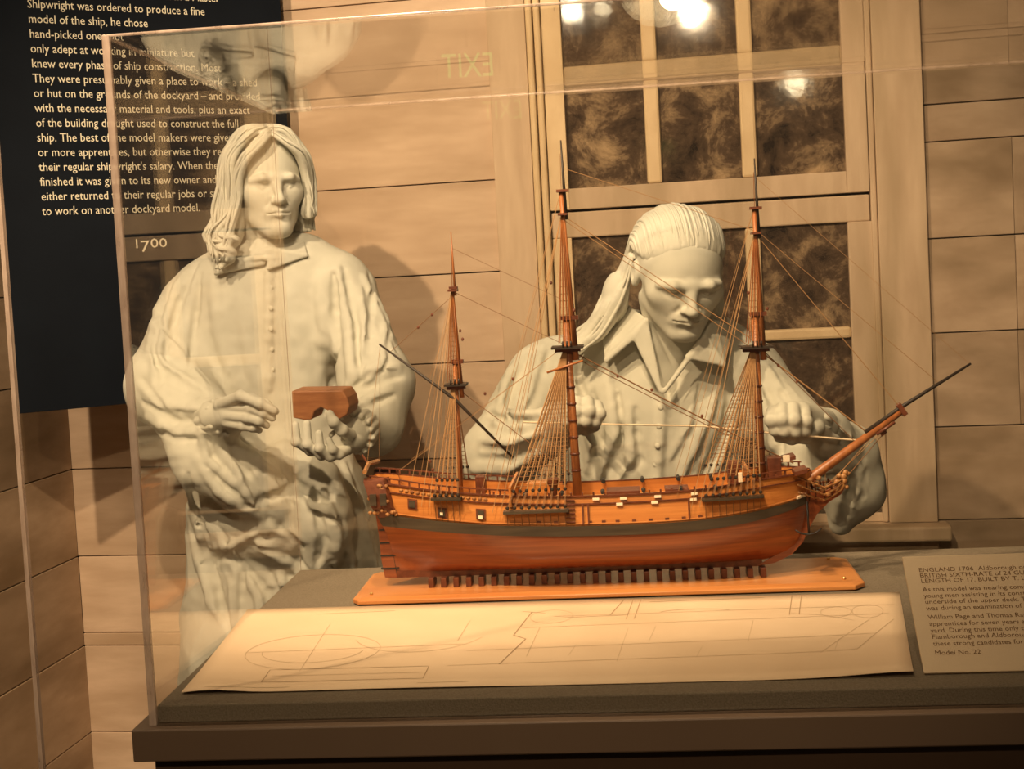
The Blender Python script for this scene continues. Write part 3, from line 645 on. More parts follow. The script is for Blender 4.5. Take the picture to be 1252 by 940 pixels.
spar('jib_boom', [(0.391, 0, 1.184), (0.4444, 0, 1.2195), (0.5466, 0, 1.2795)], [0.0034, 0.0032, 0.0017], 'darkspar')
MB().obox((0.445, 0, zz(1.216)), (0.003, 0, 0.002), (0, 0.006, 0), (-0.005, 0, 0.008)).build('bowsprit_cap', 'darkwood', ship)
spar('spritsail_yard', [(0.405, -0.012, 1.182), (0.432, -0.012, 1.199)], [0.0022, 0.0022], 'darkwood')
spar('bowsprit_block', [(0.412, -0.006, 1.181), (0.420, -0.006, 1.186)], [0.004, 0.003], 'darkwood')
spar('lateen_yard', [(-0.133, -0.012, 1.1697), (-0.2155, -0.010, 1.2607), (-0.3274, -0.010, 1.3509)], [0.0018, 0.0026, 0.0015], 'darkspar')
spar('crossjack_spar', [(-0.075, -0.012, 1.296), (-0.020, -0.020, 1.312)], [0.0018, 0.0018], 'mast')
# ---------------- channels, deadeyes, shrouds, ratlines
CHN = {'main': (-0.146, -0.050, 1.0965, 9, 1.42), 'fore': (0.143, 0.233, 1.104, 9, 1.55), 'mizzen': (-0.252, -0.207, 1.119, 5, 1.70)}
for nm, (sa, sb, zc, n, v) in CHN.items():
    (s0, z0), (s1, z1), zcap, (s2, z2), z3, z4, r = MASTS[nm]
    for sd in (-1, 1):
        c = on_side((sa+sb)/2, 1.6, sd); wide = 0.013
        pts_ = [on_side(sa+(sb-sa)*i/6, 1.5, sd) for i in range(7)]
        cm = MB(); inn = [(p[0], p[1]-sd*0.002, zz(zc)) for p in pts_]; out = [(p[0], p[1]+sd*wide, zz(zc)) for p in pts_]
        cm.grid([inn, out, [(x, y, z+0.0034) for x, y, z in out], [(x, y, z+0.0034) for x, y, z in inn], inn]); chn = cm.build(nm+'_channel', 'wale', ship)
        sh, rat, cord = MB(), MB(), MB(); feet = []
        for i in range(n):
            t = (i+0.5)/n; p = on_side(sa+(sb-sa)*t, 1.5, sd); f = np.array([p[0], p[1]+sd*(wide-0.002), zz(zc)+0.004])
            head = np.array([s1-0.004+0.0035*(i/(n-1)-0.5), sd*0.0045, zz(z1)-0.003])
            dirv = head-f; e = f+dirv*0.015; e2_ = f+dirv*(0.018/np.linalg.norm(dirv)+0.05)
            if sd < 0 or nm != 'x':
                MB().ball(tuple(e+np.array([0, 0, 0.001])), (0.0028, 0.0018, 0.0028), 6, 4).build('deadeye', 'darkspar', chn)
                MB().ball(tuple(e2_), (0.0028, 0.0018, 0.0028), 6, 4).build('deadeye', 'darkspar', chn)
            for q in (-0.001, 0.0, 0.001): cord.tube([e+(q, 0, 0), e2_+(q, 0, 0)], 0.00035, 3, False)
            cord.tube([f, on_side(sa+(sb-sa)*t, 1.27, sd, 0.002)], 0.0006, 3, False)
            sh.tube([e2_, head], 0.0009, 4, False); feet.append((e2_, head))
        k = 0
        for j in range(1, 30 if nm != 'mizzen' else 20):
            t = j/(30 if nm != 'mizzen' else 20); rat.tube([a+(b-a)*t for a, b in feet], 0.00045, 3, False)
        tag(sh.build(nm+'_shrouds', 'rope', ship), kind='stuff'); tag(rat.build(nm+'_ratlines', 'ropedark', ship), kind='stuff'); tag(cord.build(nm+'_lanyards', 'ropedark', ship), kind='stuff')
        # topmast shrouds
        ts, tr_ = MB(), MB(); ft = []
        for i in range(4):
            w = 0.022 if nm != 'mizzen' else 0.014
            a = np.array([s1-0.012+i*0.0065, sd*w*0.9, zz(z1)+0.006]); b = np.array([s2-0.001+i*0.0008, sd*0.0025, zz(z2)-0.002]); ts.tube([a, b], 0.0006, 4, False); ft.append((a, b))
        for j in range(1, 18): tr_.tube([a+(b-a)*j/18 for a, b in ft], 0.0003, 3, False)
        for i in range(2): ts.tube([(s2, sd*0.002, zz(z2)), (s2+0.002, sd*0.001, zz(z4)-0.02)], 0.0004, 3, False)
        tag(ts.build(nm+'_topmast_shrouds', 'mast', ship), kind='stuff'); tag(tr_.build(nm+'_topmast_ratlines', 'ropedark', ship), kind='stuff')
        # backstays
        bs = MB()
        for i in range(2):
            f = on_side(sa-0.004-0.012*i, 1.6, sd, 0.010); bs.tube([f, (s2, sd*0.002, zz(z2)+0.002)], 0.0005, 3, False)
        f = on_side(sa-0.035, 1.9, sd, 0.002); bs.tube([f, (s2, sd*0.001, zz(z3))], 0.0004, 3, False)
        tag(bs.build(nm+'_backstays', 'rope', ship), kind='stuff')
def line(name, a, b, r=0.0006, mat='ropedark', sag=0.0):
    a, b = np.array([a[0], a[1], zz(a[2])]), np.array([b[0], b[1], zz(b[2])])
    P = [a+(b-a)*t-np.array([0, 0, sag*4*t*(1-t)]) for t in np.linspace(0, 1, 9 if sag else 2)]
    return MB().tube(P, r, 4, False).build(name, mat, ship)
line('main_stay', (-0.036, 0, 1.325), (0.285, 0.004, 1.142), 0.0010, sag=0.002); line('main_preventer_stay', (-0.036, 0, 1.318), (0.232, 0.004, 1.165), 0.0006, sag=0.002)
line('fore_stay', (0.243, 0, 1.312), (0.392, 0, 1.186), 0.0011, 'rope'); line('fore_preventer_stay', (0.243, 0, 1.318), (0.375, 0, 1.172), 0.0006)
line('main_topmast_stay', (-0.038, 0, 1.528), (0.232, 0, 1.330), 0.0006, 'rope'); line('main_topmast_stay', (-0.038, 0, 1.522), (0.234, 0, 1.315), 0.0005, 'rope'); line('main_topgallant_stay', (-0.037, 0, 1.60), (0.24, 0, 1.492), 0.0004, 'rope')
line('fore_topmast_stay', (0.245, 0, 1.484), (0.441, 0, 1.222), 0.0006, 'rope'); line('jib_stay', (0.246, 0, 1.490), (0.50, 0, 1.253), 0.0004, 'rope'); line('fore_topgallant_stay', (0.246, 0, 1.57), (0.545, 0, 1.279), 0.0003, 'rope')
line('mizzen_stay', (-0.212, 0, 1.276), (-0.042, 0, 1.135), 0.0006); line('mizzen_topmast_stay', (-0.211, 0, 1.424), (-0.046, 0, 1.335), 0.0004); line('mizzen_topgallant_stay', (-0.21, 0, 1.49), (-0.04, 0, 1.40), 0.0003)
for y in (-0.05, 0.05):
    line('lateen_brace', (-0.326, -0.010, 1.349), (-0.35, y, 1.165), 0.0003, 'rope'); line('main_brace', (-0.30, y, 1.163), (-0.045, 0, 1.335), 0.0003, 'rope')
line('peak_halyard', (-0.312, -0.010, 1.337), (-0.2125, 0, 1.418), 0.0004, 'ropedark'); line('lateen_lift', (-0.255, -0.010, 1.293), (-0.212, 0, 1.40), 0.0003, 'rope')
for k, (s, z) in enumerate(((0.33, 1.128), (0.40, 1.178), (0.43, 1.199))): line('gammoning', (s, -0.004, z), (0.330-0.006*k, 0, 1.095), 0.0005, 'rope')
line('bobstay', (0.436, 0, 1.202), (0.316, 0, 1.068), 0.0006)
for (a, b) in (((-0.30, 1.36), (-0.214, 1.43)), ((-0.258, 1.40), (-0.214, 1.43))): pass
for s, y, z in ((-0.245, -0.003, 1.391), (-0.267, -0.005, 1.373), (-0.203, -0.008, 1.365), (-0.200, -0.008, 1.352), (-0.168, -0.03, 1.27), (-0.125, -0.03, 1.29), (-0.062, -0.012, 1.43), (-0.03, -0.012, 1.387), (0.03, -0.004, 1.285), (0.08, -0.004, 1.262), (0.228, -0.01, 1.40), (0.255, -0.008, 1.375), (0.295, 0, 1.265), (0.268, -0.004, 1.29), (-0.247, -0.07, 1.165), (-0.25, -0.07, 1.178), (0.15, -0.05, 1.225)):
    MB().ball((s, y, zz(z)), (0.0022, 0.0016, 0.0028), 6, 4).build('rigging_block', 'darkwood', ship)
# anchor hanging at the bow
anc = MB(); ax, ay = 0.298, -0.030
anc.tube([(ax, ay, zz(1.090)), (ax+0.001, ay, zz(1.043))], 0.0016, 6)
anc.tube([(ax-0.019, ay-0.004, zz(1.049)), (ax-0.010, ay, zz(1.043)), (ax, ay, zz(1.041)), (ax+0.010, ay, zz(1.043)), (ax+0.019, ay-0.004, zz(1.050))], [0.0010, 0.0016, 0.002, 0.0016, 0.0010], 6)
anc.build('anchor', 'iron', ship, smooth=True)['label'] = 'black iron anchor'
# ================================================================== SCULPTING TOOLKIT (distance fields -> one continuous skin)
class Sculpt:
    def __init__(s, lo, hi, h):
        s.lo = np.array(lo, float); s.h = h; s.n = [int(math.ceil((b-a)/h))+1 for a, b in zip(lo, hi)]
        s.ax = [(s.lo[i]+h*np.arange(s.n[i])).astype(np.float32) for i in range(3)]
        s.d = np.full(s.n, 0.25, np.float32)
    def blk(s, lo, hi):
        sl = []
        for i in range(3):
            a = max(0, int(math.floor((lo[i]-s.lo[i])/s.h))); b = min(s.n[i], int(math.ceil((hi[i]-s.lo[i])/s.h))+1)
            if b <= a: return None
            sl.append(slice(a, b))
        return tuple(sl)
    def xyz(s, sl): return s.ax[0][sl[0]][:, None, None], s.ax[1][sl[1]][None, :, None], s.ax[2][sl[2]][None, None, :]
    def put(s, sl, e, k, sub=False):
        d = s.d[sl]
        if sub:
            e = -e; h = np.maximum(k-np.abs(d-e), 0)/k; s.d[sl] = np.maximum(d, e)+h*h*k*0.25
        else:
            h = np.maximum(k-np.abs(d-e), 0)/k; s.d[sl] = np.minimum(d, e)-h*h*k*0.25
    def cap(s, a, b, r1, r2=None, k=0.01, sub=False, flat=None):
        a = np.array(a, float); b = np.array(b, float); r2 = r1 if r2 is None else r2; m = max(r1, r2)+k+2.5*s.h
        sl = s.blk(np.minimum(a, b)-m, np.maximum(a, b)+m)
        if sl is None: return s
        X, Y, Z = s.xyz(sl); ab = b-a; L = float(ab@ab)+1e-12
        t = np.clip(((X-a[0])*ab[0]+(Y-a[1])*ab[1]+(Z-a[2])*ab[2])/L, 0, 1)
        e = np.sqrt((X-a[0]-t*ab[0])**2+(Y-a[1]-t*ab[1])**2+(Z-a[2]-t*ab[2])**2)-(r1+(r2-r1)*t)
        s.put(sl, e.astype(np.float32), k, sub); return s
    def chain(s, pts, rs, k=0.01, sub=False):
        rs = rs if hasattr(rs, '__len__') else [rs]*len(pts)
        for i in range(len(pts)-1): s.cap(pts[i], pts[i+1], rs[i], rs[i+1], k, sub)
        return s
    def ell(s, c, r, R=None, k=0.02, sub=False):
        c = np.array(c, float); r = np.array(r, float); m = r.max()+k+2.5*s.h
        sl = s.blk(c-m, c+m)
        if sl is None: return s
        X, Y, Z = s.xyz(sl); X = X-c[0]; Y = Y-c[1]; Z = Z-c[2]
        if R is not None: X, Y, Z = (R[0, i]*X+R[1, i]*Y+R[2, i]*Z for i in range(3))
        k0 = np.sqrt((X/r[0])**2+(Y/r[1])**2+(Z/r[2])**2)+1e-6; k1 = np.sqrt((X/r[0]**2)**2+(Y/r[1]**2)**2+(Z/r[2]**2)**2)+1e-6
        s.put(sl, (k0*(k0-1)/k1).astype(np.float32)+0*(X+Y+Z).astype(np.float32), k, sub); return s
    def tri(s, a, b, c, th, k=0.004):
        a, b, c = (np.array(q, float) for q in (a, b, c)); m = th+k+2.5*s.h
        sl = s.blk(np.minimum(np.minimum(a, b), c)-m, np.maximum(np.maximum(a, b), c)+m)
        if sl is None: return s
        X, Y, Z = s.xyz(sl); X, Y, Z = np.broadcast_arrays(X, Y, Z); P = np.stack([X, Y, Z], -1).astype(np.float64)
        ba, cb, ac = b-a, c-b, a-c; nor = np.cross(ba, ac); pa, pb, pc_ = P-a, P-b, P-c
        sg = np.sign(pa@np.cross(ba, nor))+np.sign(pb@np.cross(cb, nor))+np.sign(pc_@np.cross(ac, nor))
        def ed(e, q): return ((e*np.clip((q@e)/(e@e), 0, 1)[..., None]-q)**2).sum(-1)
        e = np.where(sg < 2, np.minimum(np.minimum(ed(ba, pa), ed(cb, pb)), ed(ac, pc_)), (pa@nor)**2/(nor@nor))
        s.put(sl, (np.sqrt(e)-th).astype(np.float32), k); return s
    def sample(s, p):
        i = [int(round((p[j]-s.lo[j])/s.h)) for j in range(3)]
        if any(i[j] < 0 or i[j] >= s.n[j] for j in range(3)): return 1.0
        return float(s.d[i[0], i[1], i[2]])
    def hit(s, px, py, default=None):
        """first surface point along the photo pixel's direction"""
        d = ray(px, py); y0, y1 = s.lo[1], s.lo[1]+s.h*(s.n[1]-1); Y = y0; st = s.h*0.5; prev = None
        while Y < y1:
            p = EYE+d*Y/d[1]; v = s.sample(p)
            if v < 0: return p
            Y += st
        return PY(px, py, default) if default else None
    def crisp(s, pix, r):
        """a ridge with a sharp crease along its shaded side"""
        s.fold(pix, r, 0.013, push=r*0.34); w = r*600*1.0; L_ = []
        for i, (x, y) in enumerate(pix):
            x0, y0 = pix[max(i-1, 0)]; x1, y1 = pix[min(i+1, len(pix)-1)]; l = math.hypot(x1-x0, y1-y0)+1e-6; nx_, ny_ = -(y1-y0)/l, (x1-x0)/l
            if nx_*0.8+ny_*0.6 < 0: nx_, ny_ = -nx_, -ny_
            L_.append((x+nx_*w, y+ny_*w))
        return s.fold(L_, r*0.62, 0.007, True, push=-r*0.10)
    def fold(s, pix, r, k=0.012, sub=False, push=0.0, dflt=None):
        """a cloth ridge or crease drawn in photo pixels, laid on the current surface"""
        P = []
        for i in range(len(pix)-1):
            n = max(1, int(math.hypot(pix[i+1][0]-pix[i][0], pix[i+1][1]-pix[i][1])/14))
            for j in range(n): t = j/n; P.append((pix[i][0]+(pix[i+1][0]-pix[i][0])*t, pix[i][1]+(pix[i+1][1]-pix[i][1])*t))
        P.append(pix[-1]); Q = [s.hit(*p) for p in P]; Q = [q for q in Q if q is not None]
        if len(Q) < 2: return s
        for q in Q: q += fw*push
        n = len(Q); rs = [r*(0.35+0.65*math.sin(math.pi*min(1, max(0, (i+0.5)/n)))) for i in range(n)]
        keep = [0]+[i for i in range(1, n) if abs(Q[i][1]-Q[i-1][1]) < 0.06]
        Q = [Q[i] for i in keep]; rs = [rs[i] for i in keep]
        return s.chain(Q, rs, k, sub)
    def wrinkle(s, amp, f, seed=0, aniso=(1, 1, 1)):
        g = np.random.default_rng(seed); X, Y, Z = (s.ax[0][:, None, None]*aniso[0], s.ax[1][None, :, None]*aniso[1], s.ax[2][None, None, :]*aniso[2]); acc = 0
        for o in range(5):
            d = g.normal(size=3); d /= np.linalg.norm(d); w = g.normal(size=3); w /= np.linalg.norm(w); ph = g.uniform(0, 6.28, 2); ff = f*g.uniform(0.6, 1.6)
            acc = acc + np.sin(ff*(d[0]*X+d[1]*Y+d[2]*Z)+ph[0]+1.7*np.sin(0.55*ff*(w[0]*X+w[1]*Y+w[2]*Z)+ph[1]))
        s.d += (amp*acc/2.2).astype(np.float32); return s
    def pleats(s, x, y, Y, z_from, amp):
        """hanging folds round a vertical axis, deeper towards the hem"""
        c = PY(x, y, Y); X, Yy, Z = s.ax[0][:, None, None], s.ax[1][None, :, None], s.ax[2][None, None, :]
        a = np.arctan2(X-c[0], -(Yy-c[1])); w = np.clip((z_from-Z)/0.35, 0, 1)
        f = np.abs(np.sin(7.0*a+1.3*np.sin(9*Z+2*a)+0.6*np.sin(23*Z)))
        s.d += (amp*w*(f-0.55)).astype(np.float32); return s
    def mesh(s, name, mat, parent=None):
        """naive surface nets"""
        d = s.d; neg = d < 0; nx, ny, nz = d.shape
        cells = np.zeros((nx-1, ny-1, nz-1), bool)
        cnt = np.zeros((nx-1, ny-1, nz-1), np.int8)
        for i in (0, 1):
            for j in (0, 1):
                for k in (0, 1): cnt += neg[i:nx-1+i, j:ny-1+j, k:nz-1+k]
        cells = (cnt > 0) & (cnt < 8); I = np.argwhere(cells); idx = np.full(cells.shape, -1, np.int64); idx[tuple(I.T)] = np.arange(len(I))
        acc = np.zeros((len(I), 3)); num = np.zeros(len(I)); off = [(i, j, k) for i in (0, 1) for j in (0, 1) for k in (0, 1)]
        val = {o: d[I[:, 0]+o[0], I[:, 1]+o[1], I[:, 2]+o[2]].astype(np.float64) for o in off}
        for o in off:
            for a in range(3):
                if o[a] == 0:
                    q = list(o); q[a] = 1; q = tuple(q); v0, v1 = val[o], val[q]; c = (v0 < 0) != (v1 < 0)
                    t = np.where(c, v0/np.where(c, v0-v1, 1), 0); pos = np.array(o, float)[None, :].repeat(len(I), 0); pos[:, a] += t
                    acc[c] += pos[c]; num[c] += 1
        V = s.lo+(I+acc/np.maximum(num, 1)[:, None])*s.h; Fs = []
        for a in range(3):
            b, c = (a+1) % 3, (a+2) % 3
            sl0 = [slice(None)]*3; sl1 = [slice(None)]*3; sl0[a] = slice(0, -1); sl1[a] = slice(1, None)
            ch = neg[tuple(sl0)] != neg[tuple(sl1)]; E_ = np.argwhere(ch)
            m = (E_[:, b] > 0) & (E_[:, c] > 0) & (E_[:, b] < d.shape[b]-1) & (E_[:, c] < d.shape[c]-1); E_ = E_[m]
            def at(db, dc):
                q = E_.copy(); q[:, b] += db; q[:, c] += dc; return idx[tuple(q.T)]
            quad = np.stack([at(-1, -1), at(0, -1), at(0, 0), at(-1, 0)], 1); fl_ = neg[tuple(E_.T)]
            quad[~fl_] = quad[~fl_][:, ::-1]; Fs.append(quad)
        Q = np.concatenate(Fs); Q = Q[(Q >= 0).all(1)]
        E2_ = np.concatenate([Q[:, [0, 1]], Q[:, [1, 2]], Q[:, [2, 3]], Q[:, [3, 0]]]); nV = len(V); deg = np.bincount(E2_[:, 0], minlength=nV)+np.bincount(E2_[:, 1], minlength=nV)
        for it in range(2):
            A = np.stack([np.bincount(E2_[:, 0], V[E2_[:, 1], c], nV)+np.bincount(E2_[:, 1], V[E2_[:, 0], c], nV) for c in range(3)], 1)/np.maximum(deg, 1)[:, None]
            V = V+0.5*(A-V)
        me = bpy.data.meshes.new(name); me.vertices.add(len(V)); me.vertices.foreach_set('co', V.astype(np.float32).ravel())
        me.loops.add(len(Q)*4); me.loops.foreach_set('vertex_index', Q.astype(np.int32).ravel()); me.polygons.add(len(Q))
        me.polygons.foreach_set('loop_start', np.arange(0, len(Q)*4, 4, dtype=np.int32)); me.polygons.foreach_set('loop_total', np.full(len(Q), 4, np.int32))
        me.polygons.foreach_set('use_smooth', np.ones(len(Q), bool)); me.update(); me.validate(); me.materials.append(M[mat])
        o = bpy.data.objects.new(name, me); link(o, parent)
        if parent is not None: o.matrix_parent_inverse = Matrix.Translation(parent.location).inverted()
        return o
def rotm(yaw, pitch, roll):
    """head frame: columns are local x (to the viewer's right), y (back of head), z (crown); yaw + turns the face to +X"""
    Rz = np.array([[math.cos(yaw), -math.sin(yaw), 0], [math.sin(yaw), math.cos(yaw), 0], [0, 0, 1]])
    Rx = np.array([[1, 0, 0], [0, math.cos(pitch), -math.sin(pitch)], [0, math.sin(pitch), math.cos(pitch)]])
    Ry = np.array([[math.cos(roll), 0, math.sin(roll)], [0, 1, 0], [-math.sin(roll), 0, math.cos(roll)]])
    return Rz@Rx@Ry

def sculpt_head(c, R, S, neck_to, gaze_down=0.0, h=0.0024, chest=None):
    """one continuous head with neck"""
    S = np.array(S if hasattr(S, '__len__') else (S, S, S), float); Sm = float(S.mean())
    W_ = lambda *p: np.array(c)+R@(np.array(p)*S)
    lo = np.array(c)-np.array([0.16, 0.17, 0.0])*S; hi = np.array(c)+np.array([0.16, 0.17, 0.16])*S
    lo[2] = min(neck_to[2], c[2]-0.14)-0.06; g = Sculpt(np.minimum(lo, np.array(neck_to)-0.09), np.maximum(hi, np.array(neck_to)+0.09), h)
    E_ = lambda p, r, k=0.02, sub=False: g.ell(W_(*p), np.array(r)*S, R, k*Sm, sub)
    C_ = lambda a, b, r1, r2=None, k=0.01, sub=False: g.cap(W_(*a), W_(*b), r1*Sm, (r2 if r2 is not None else r1)*Sm, k*Sm, sub)
    E_((0, 0.022, 0.042), (0.073, 0.092, 0.080)); E_((0, -0.020, 0.000), (0.066, 0.070, 0.088), 0.03)
    E_((0, -0.052, -0.048), (0.047, 0.042, 0.050), 0.03); C_((-0.046, -0.006, -0.058), (-0.015, -0.072, -0.100), 0.018, 0.017, 0.028); C_((0.046, -0.006, -0.058), (0.015, -0.072, -0.100), 0.018, 0.017, 0.028)
    E_((0, -0.081, -0.098), (0.020, 0.016, 0.015), 0.016)                               # chin
    for sx in (-1, 1):
        E_((sx*0.046, -0.056, -0.018), (0.017, 0.018, 0.016), 0.030)                    # cheekbone
        E_((sx*0.032, -0.097, 0.002), (0.0195, 0.0185, 0.0135), 0.010, True)              # socket
        E_((sx*0.040, -0.074, -0.055), (0.016, 0.018, 0.022), 0.02, True) if False else None
        E_((sx*0.031, -0.0725, 0.000), (0.0140, 0.0125, 0.0110), 0.003)                 # eyeball
        # lids
        zu = 0.0075-0.008*gaze_down
        C_((sx*0.0175, -0.0800, 0.0005), (sx*0.030, -0.0850, zu), 0.0028, 0.0030, 0.002); C_((sx*0.030, -0.0850, zu), (sx*0.046, -0.0755, 0.000), 0.0030, 0.0024, 0.002)
        C_((sx*0.0175, -0.0805, -0.003), (sx*0.031, -0.0845, -0.0075), 0.0022, 0.0024, 0.002); C_((sx*0.031, -0.0845, -0.0075), (sx*0.045, -0.0760, -0.002), 0.0024, 0.0020, 0.002)
        if gaze_down > 0: E_((sx*0.031, -0.0735, 0.0005), (0.0145, 0.0125, 0.0105), 0.002)
        # brow
        C_((sx*0.010, -0.0900, 0.0135), (sx*0.032, -0.0910, 0.0165), 0.0078, 0.0072, 0.010); C_((sx*0.032, -0.0910, 0.0165), (sx*0.052, -0.0725, 0.0105), 0.0072, 0.0068, 0.010)
        E_((sx*0.0125, -0.0985, -0.0365), (0.0082, 0.0095, 0.0072), 0.006)              # nostril wing
        E_((sx*0.0070, -0.104, -0.0425), (0.0036, 0.0050, 0.0028), 0.003, True)
        C_((sx*0.018, -0.094, -0.036), (sx*0.029, -0.080, -0.060), 0.0014, 0.0012, 0.012, True)   # smile crease
        # ear
        E_((sx*0.0745, 0.012, -0.006), (0.0085, 0.019, 0.030), 0.006); E_((sx*0.082, 0.010, -0.004), (0.006, 0.010, 0.017), 0.004, True)
    C_((0, -0.086, 0.016), (0, -0.0955, -0.004), 0.0085, 0.0082, 0.012); C_((0, -0.0955, -0.004), (0, -0.1125, -0.0315), 0.0080, 0.0098, 0.008)   # nose
    E_((0, -0.111, -0.0345), (0.0108, 0.0105, 0.0088), 0.006)
    # mouth
    E_((0, -0.083, -0.062), (0.027, 0.017, 0.020), 0.014)
    for sx in (-1, 1):
        C_((sx*0.0045, -0.1005, -0.0570), (sx*0.0235, -0.0885, -0.0620), 0.0048, 0.0026, 0.006)
        C_((0, -0.0990, -0.0690), (sx*0.0210, -0.0880, -0.0650), 0.0056, 0.0026, 0.006)
        C_((0, -0.1055, -0.0628), (sx*0.0260, -0.0905, -0.0632), 0.0020, 0.0016, 0.0025, True)
    C_((0, -0.100, -0.046), (0, -0.1035, -0.0535), 0.0022, 0.0022, 0.006, True); C_((-0.012, -0.0995, -0.0785), (0.012, -0.0995, -0.0785), 0.0042, 0.0042, 0.010, True)
    # neck (sternomastoids) and upper chest
    nb = np.array(neck_to); nt_ = W_(0, 0.022, -0.055)
    g.cap(nt_, nb, 0.052*Sm, 0.060*Sm, 0.03); g.cap(W_(-0.05, 0.01, -0.06), nb+np.array([-0.012, -0.052, 0.0]), 0.012, 0.010, 0.02); g.cap(W_(0.05, 0.01, -0.06), nb+np.array([0.012, -0.052, 0.0]), 0.012, 0.010, 0.02)
    if chest is not None: chest(g)
    return g, W_
def catmull(P, n=5):
    P = [np.array(p, float) for p in P]; Q = [2*P[0]-P[1]]+P+[2*P[-1]-P[-2]]; out = []
    for i in range(1, len(Q)-2):
        for j in range(n):
            t = j/n; a, b, c, d = Q[i-1:i+3]; out.append(0.5*((2*b)+(-a+c)*t+(2*a-5*b+4*c-d)*t*t+(-a+3*b-3*c+d)*t**3))
    out.append(P[-1]); return out
def sculpt_hair(c, R, S, strands, base, h=0.0026, lo_pad=(0.19, 0.19, 0.27), hi_pad=(0.19, 0.19, 0.16), cuts=()):
    g = Sculpt(np.array(c)-np.array(lo_pad), np.array(c)+np.array(hi_pad), h); W_ = lambda p: np.array(c)+R@(np.array(p)*S)
    for p, r, k in base: g.ell(W_(p), np.array(r)*S, R, k)
    for p, r, k in cuts: g.ell(W_(p), np.array(r)*S, R, k, True)
    for pts, r, k in strands:
        Q = [W_(p) for p in catmull(pts, 4)]; n = len(Q); g.chain(Q, [r*float(np.mean(S))*(0.55+0.45*math.sin(math.pi*min(1, 0.12+0.80*i/n))) for i in range(n)], k)
    return g
def hair_tubes(name, c, R, S, strands, parent):
    """fine modelled strands over the hair mass"""
    mb = MB()
    for pts, r in strands:
        Q = [np.array(c)+R@(np.array(p)*S)-np.array(parent.location) for p in catmull(pts, 4)]; n = len(Q)
        mb.tube(Q, [r*float(np.mean(S))*(0.30+0.70*math.sin(math.pi*(0.06+0.88*i/(n-1)))) for i in range(n)], 6)
    o = mb.build(name, 'statue', parent, smooth=True); o['kind'] = 'stuff'; return o
def hand(name, fingers, palm, parent, h=0.0022, k=0.004, extra=()):
    """palm: list of (a,b,r1,r2); fingers: list of (points, radii)"""
    allp = np.array([p for f, _ in fingers for p in f]+[q for a, b, _, _ in palm for q in (a, b)]); g = Sculpt(allp.min(0)-0.035, allp.max(0)+0.035, h)
    for a, b, r1, r2 in palm: g.cap(a, b, r1, r2, 0.018)
    for pts, rs in fingers:
        g.chain(pts, rs, k)
        for p, r in zip(pts[1:-1], rs[1:-1]): g.ell(p, (r*1.08,)*3, None, k)        # knuckles
    return g.mesh(name, 'statue', parent)
def px(*t): return PY(*t)

# ================================================================== STANDING FIGURE
sA = empty('statue', (-1.05, 2.86, 0.0)); tag(sA, 'grey plaster statue of a standing man in a buttoned smock holding a wood block', 'statue')
hc = PY(327, 226, 2.83); RA = rotm(math.radians(33), math.radians(4), math.radians(-1))
neckA = PY(333, 318, 2.88)
g, WA = sculpt_head(hc, RA, 1.02, neckA); g.mesh('head', 'statue', sA)
# hair: centre parting, wavy bob to the shoulders
rs_ = random.Random(3); ST = []
for i in range(46):
    t = i/45; y0 = -0.070+0.150*t
    for sd in (-1, 1):
        ztop = 0.128-2.2*(y0-0.02)**2; z_end = (-0.150 if sd < 0 else -0.075)+rs_.uniform(-0.02, 0.015); ww = 1.0 if sd < 0 else 0.86
        fx = 0.086*ww*(0.86+0.22*math.sin(math.pi*min(1, t*1.05+0.08))); yf = y0*0.95-0.004; q = rs_.uniform(-0.006, 0.006); a = rs_.uniform(0, 6.28)
        lift = 0.034 if sd < 0 else 0.004
        P = [(sd*0.004, y0, ztop+0.004), (sd*0.045*ww, y0-0.010, ztop-0.006+q*0.5), (sd*fx*0.97, yf-0.006+q, 0.062), (sd*(fx+0.006+q*0.5), yf+q, 0.005),
             (sd*(fx+0.010*math.sin(a)+lift*0.4), yf+q+0.006*math.cos(a), -0.055), (sd*(fx+lift+0.010*math.cos(a*1.3)), yf*0.9+q-0.008*math.sin(a), -0.105), (sd*(fx+lift*0.8+0.014*math.sin(a*2)), yf*0.85+0.010*math.sin(a), z_end)]
        if t < 0.16:   # locks framing the brow
            P = [(sd*0.003, y0, ztop+0.002), (sd*0.030, y0-0.022+0.01*t, ztop-0.022), (sd*0.060, y0-0.016, 0.060), (sd*0.075, y0+0.004, 0.020), (sd*0.079, y0+0.012, -0.03), (sd*(0.079+lift*0.5), y0+0.014, -0.085), (sd*(0.080+lift), y0+0.02, z_end)]
        if sd > 0 and t < 0.45: P = P[:5]+[(P[4][0], P[4][1]+0.004, -0.075)]
        ST.append((P, rs_.uniform(0.0058, 0.0085), 0.0035))
for i in range(9):   # curls at the ends
    a = rs_.uniform(0, 6.28); bx, by, bz = -0.108+rs_.uniform(-0.012, 0.014), -0.05+rs_.uniform(-0.01, 0.09), -0.125+rs_.uniform(-0.02, 0.03)
    ST.append(([(bx+0.014*math.cos(a+j*1.1), by+0.010*math.sin(a+j*1.1), bz-0.007*j) for j in range(6)], 0.0075, 0.003))
g = sculpt_hair(hc, RA, 1.02, ST, [((0, 0.028, 0.046), (0.082, 0.100, 0.086), 0.02), ((-0.082, 0.02, -0.060), (0.030, 0.060, 0.080), 0.03), ((0.066, 0.03, -0.03), (0.022, 0.045, 0.06), 0.03)], cuts=[((0, -0.105, -0.01), (0.064, 0.062, 0.098), 0.01)])
g.mesh('hair', 'statue', sA)
TB = []
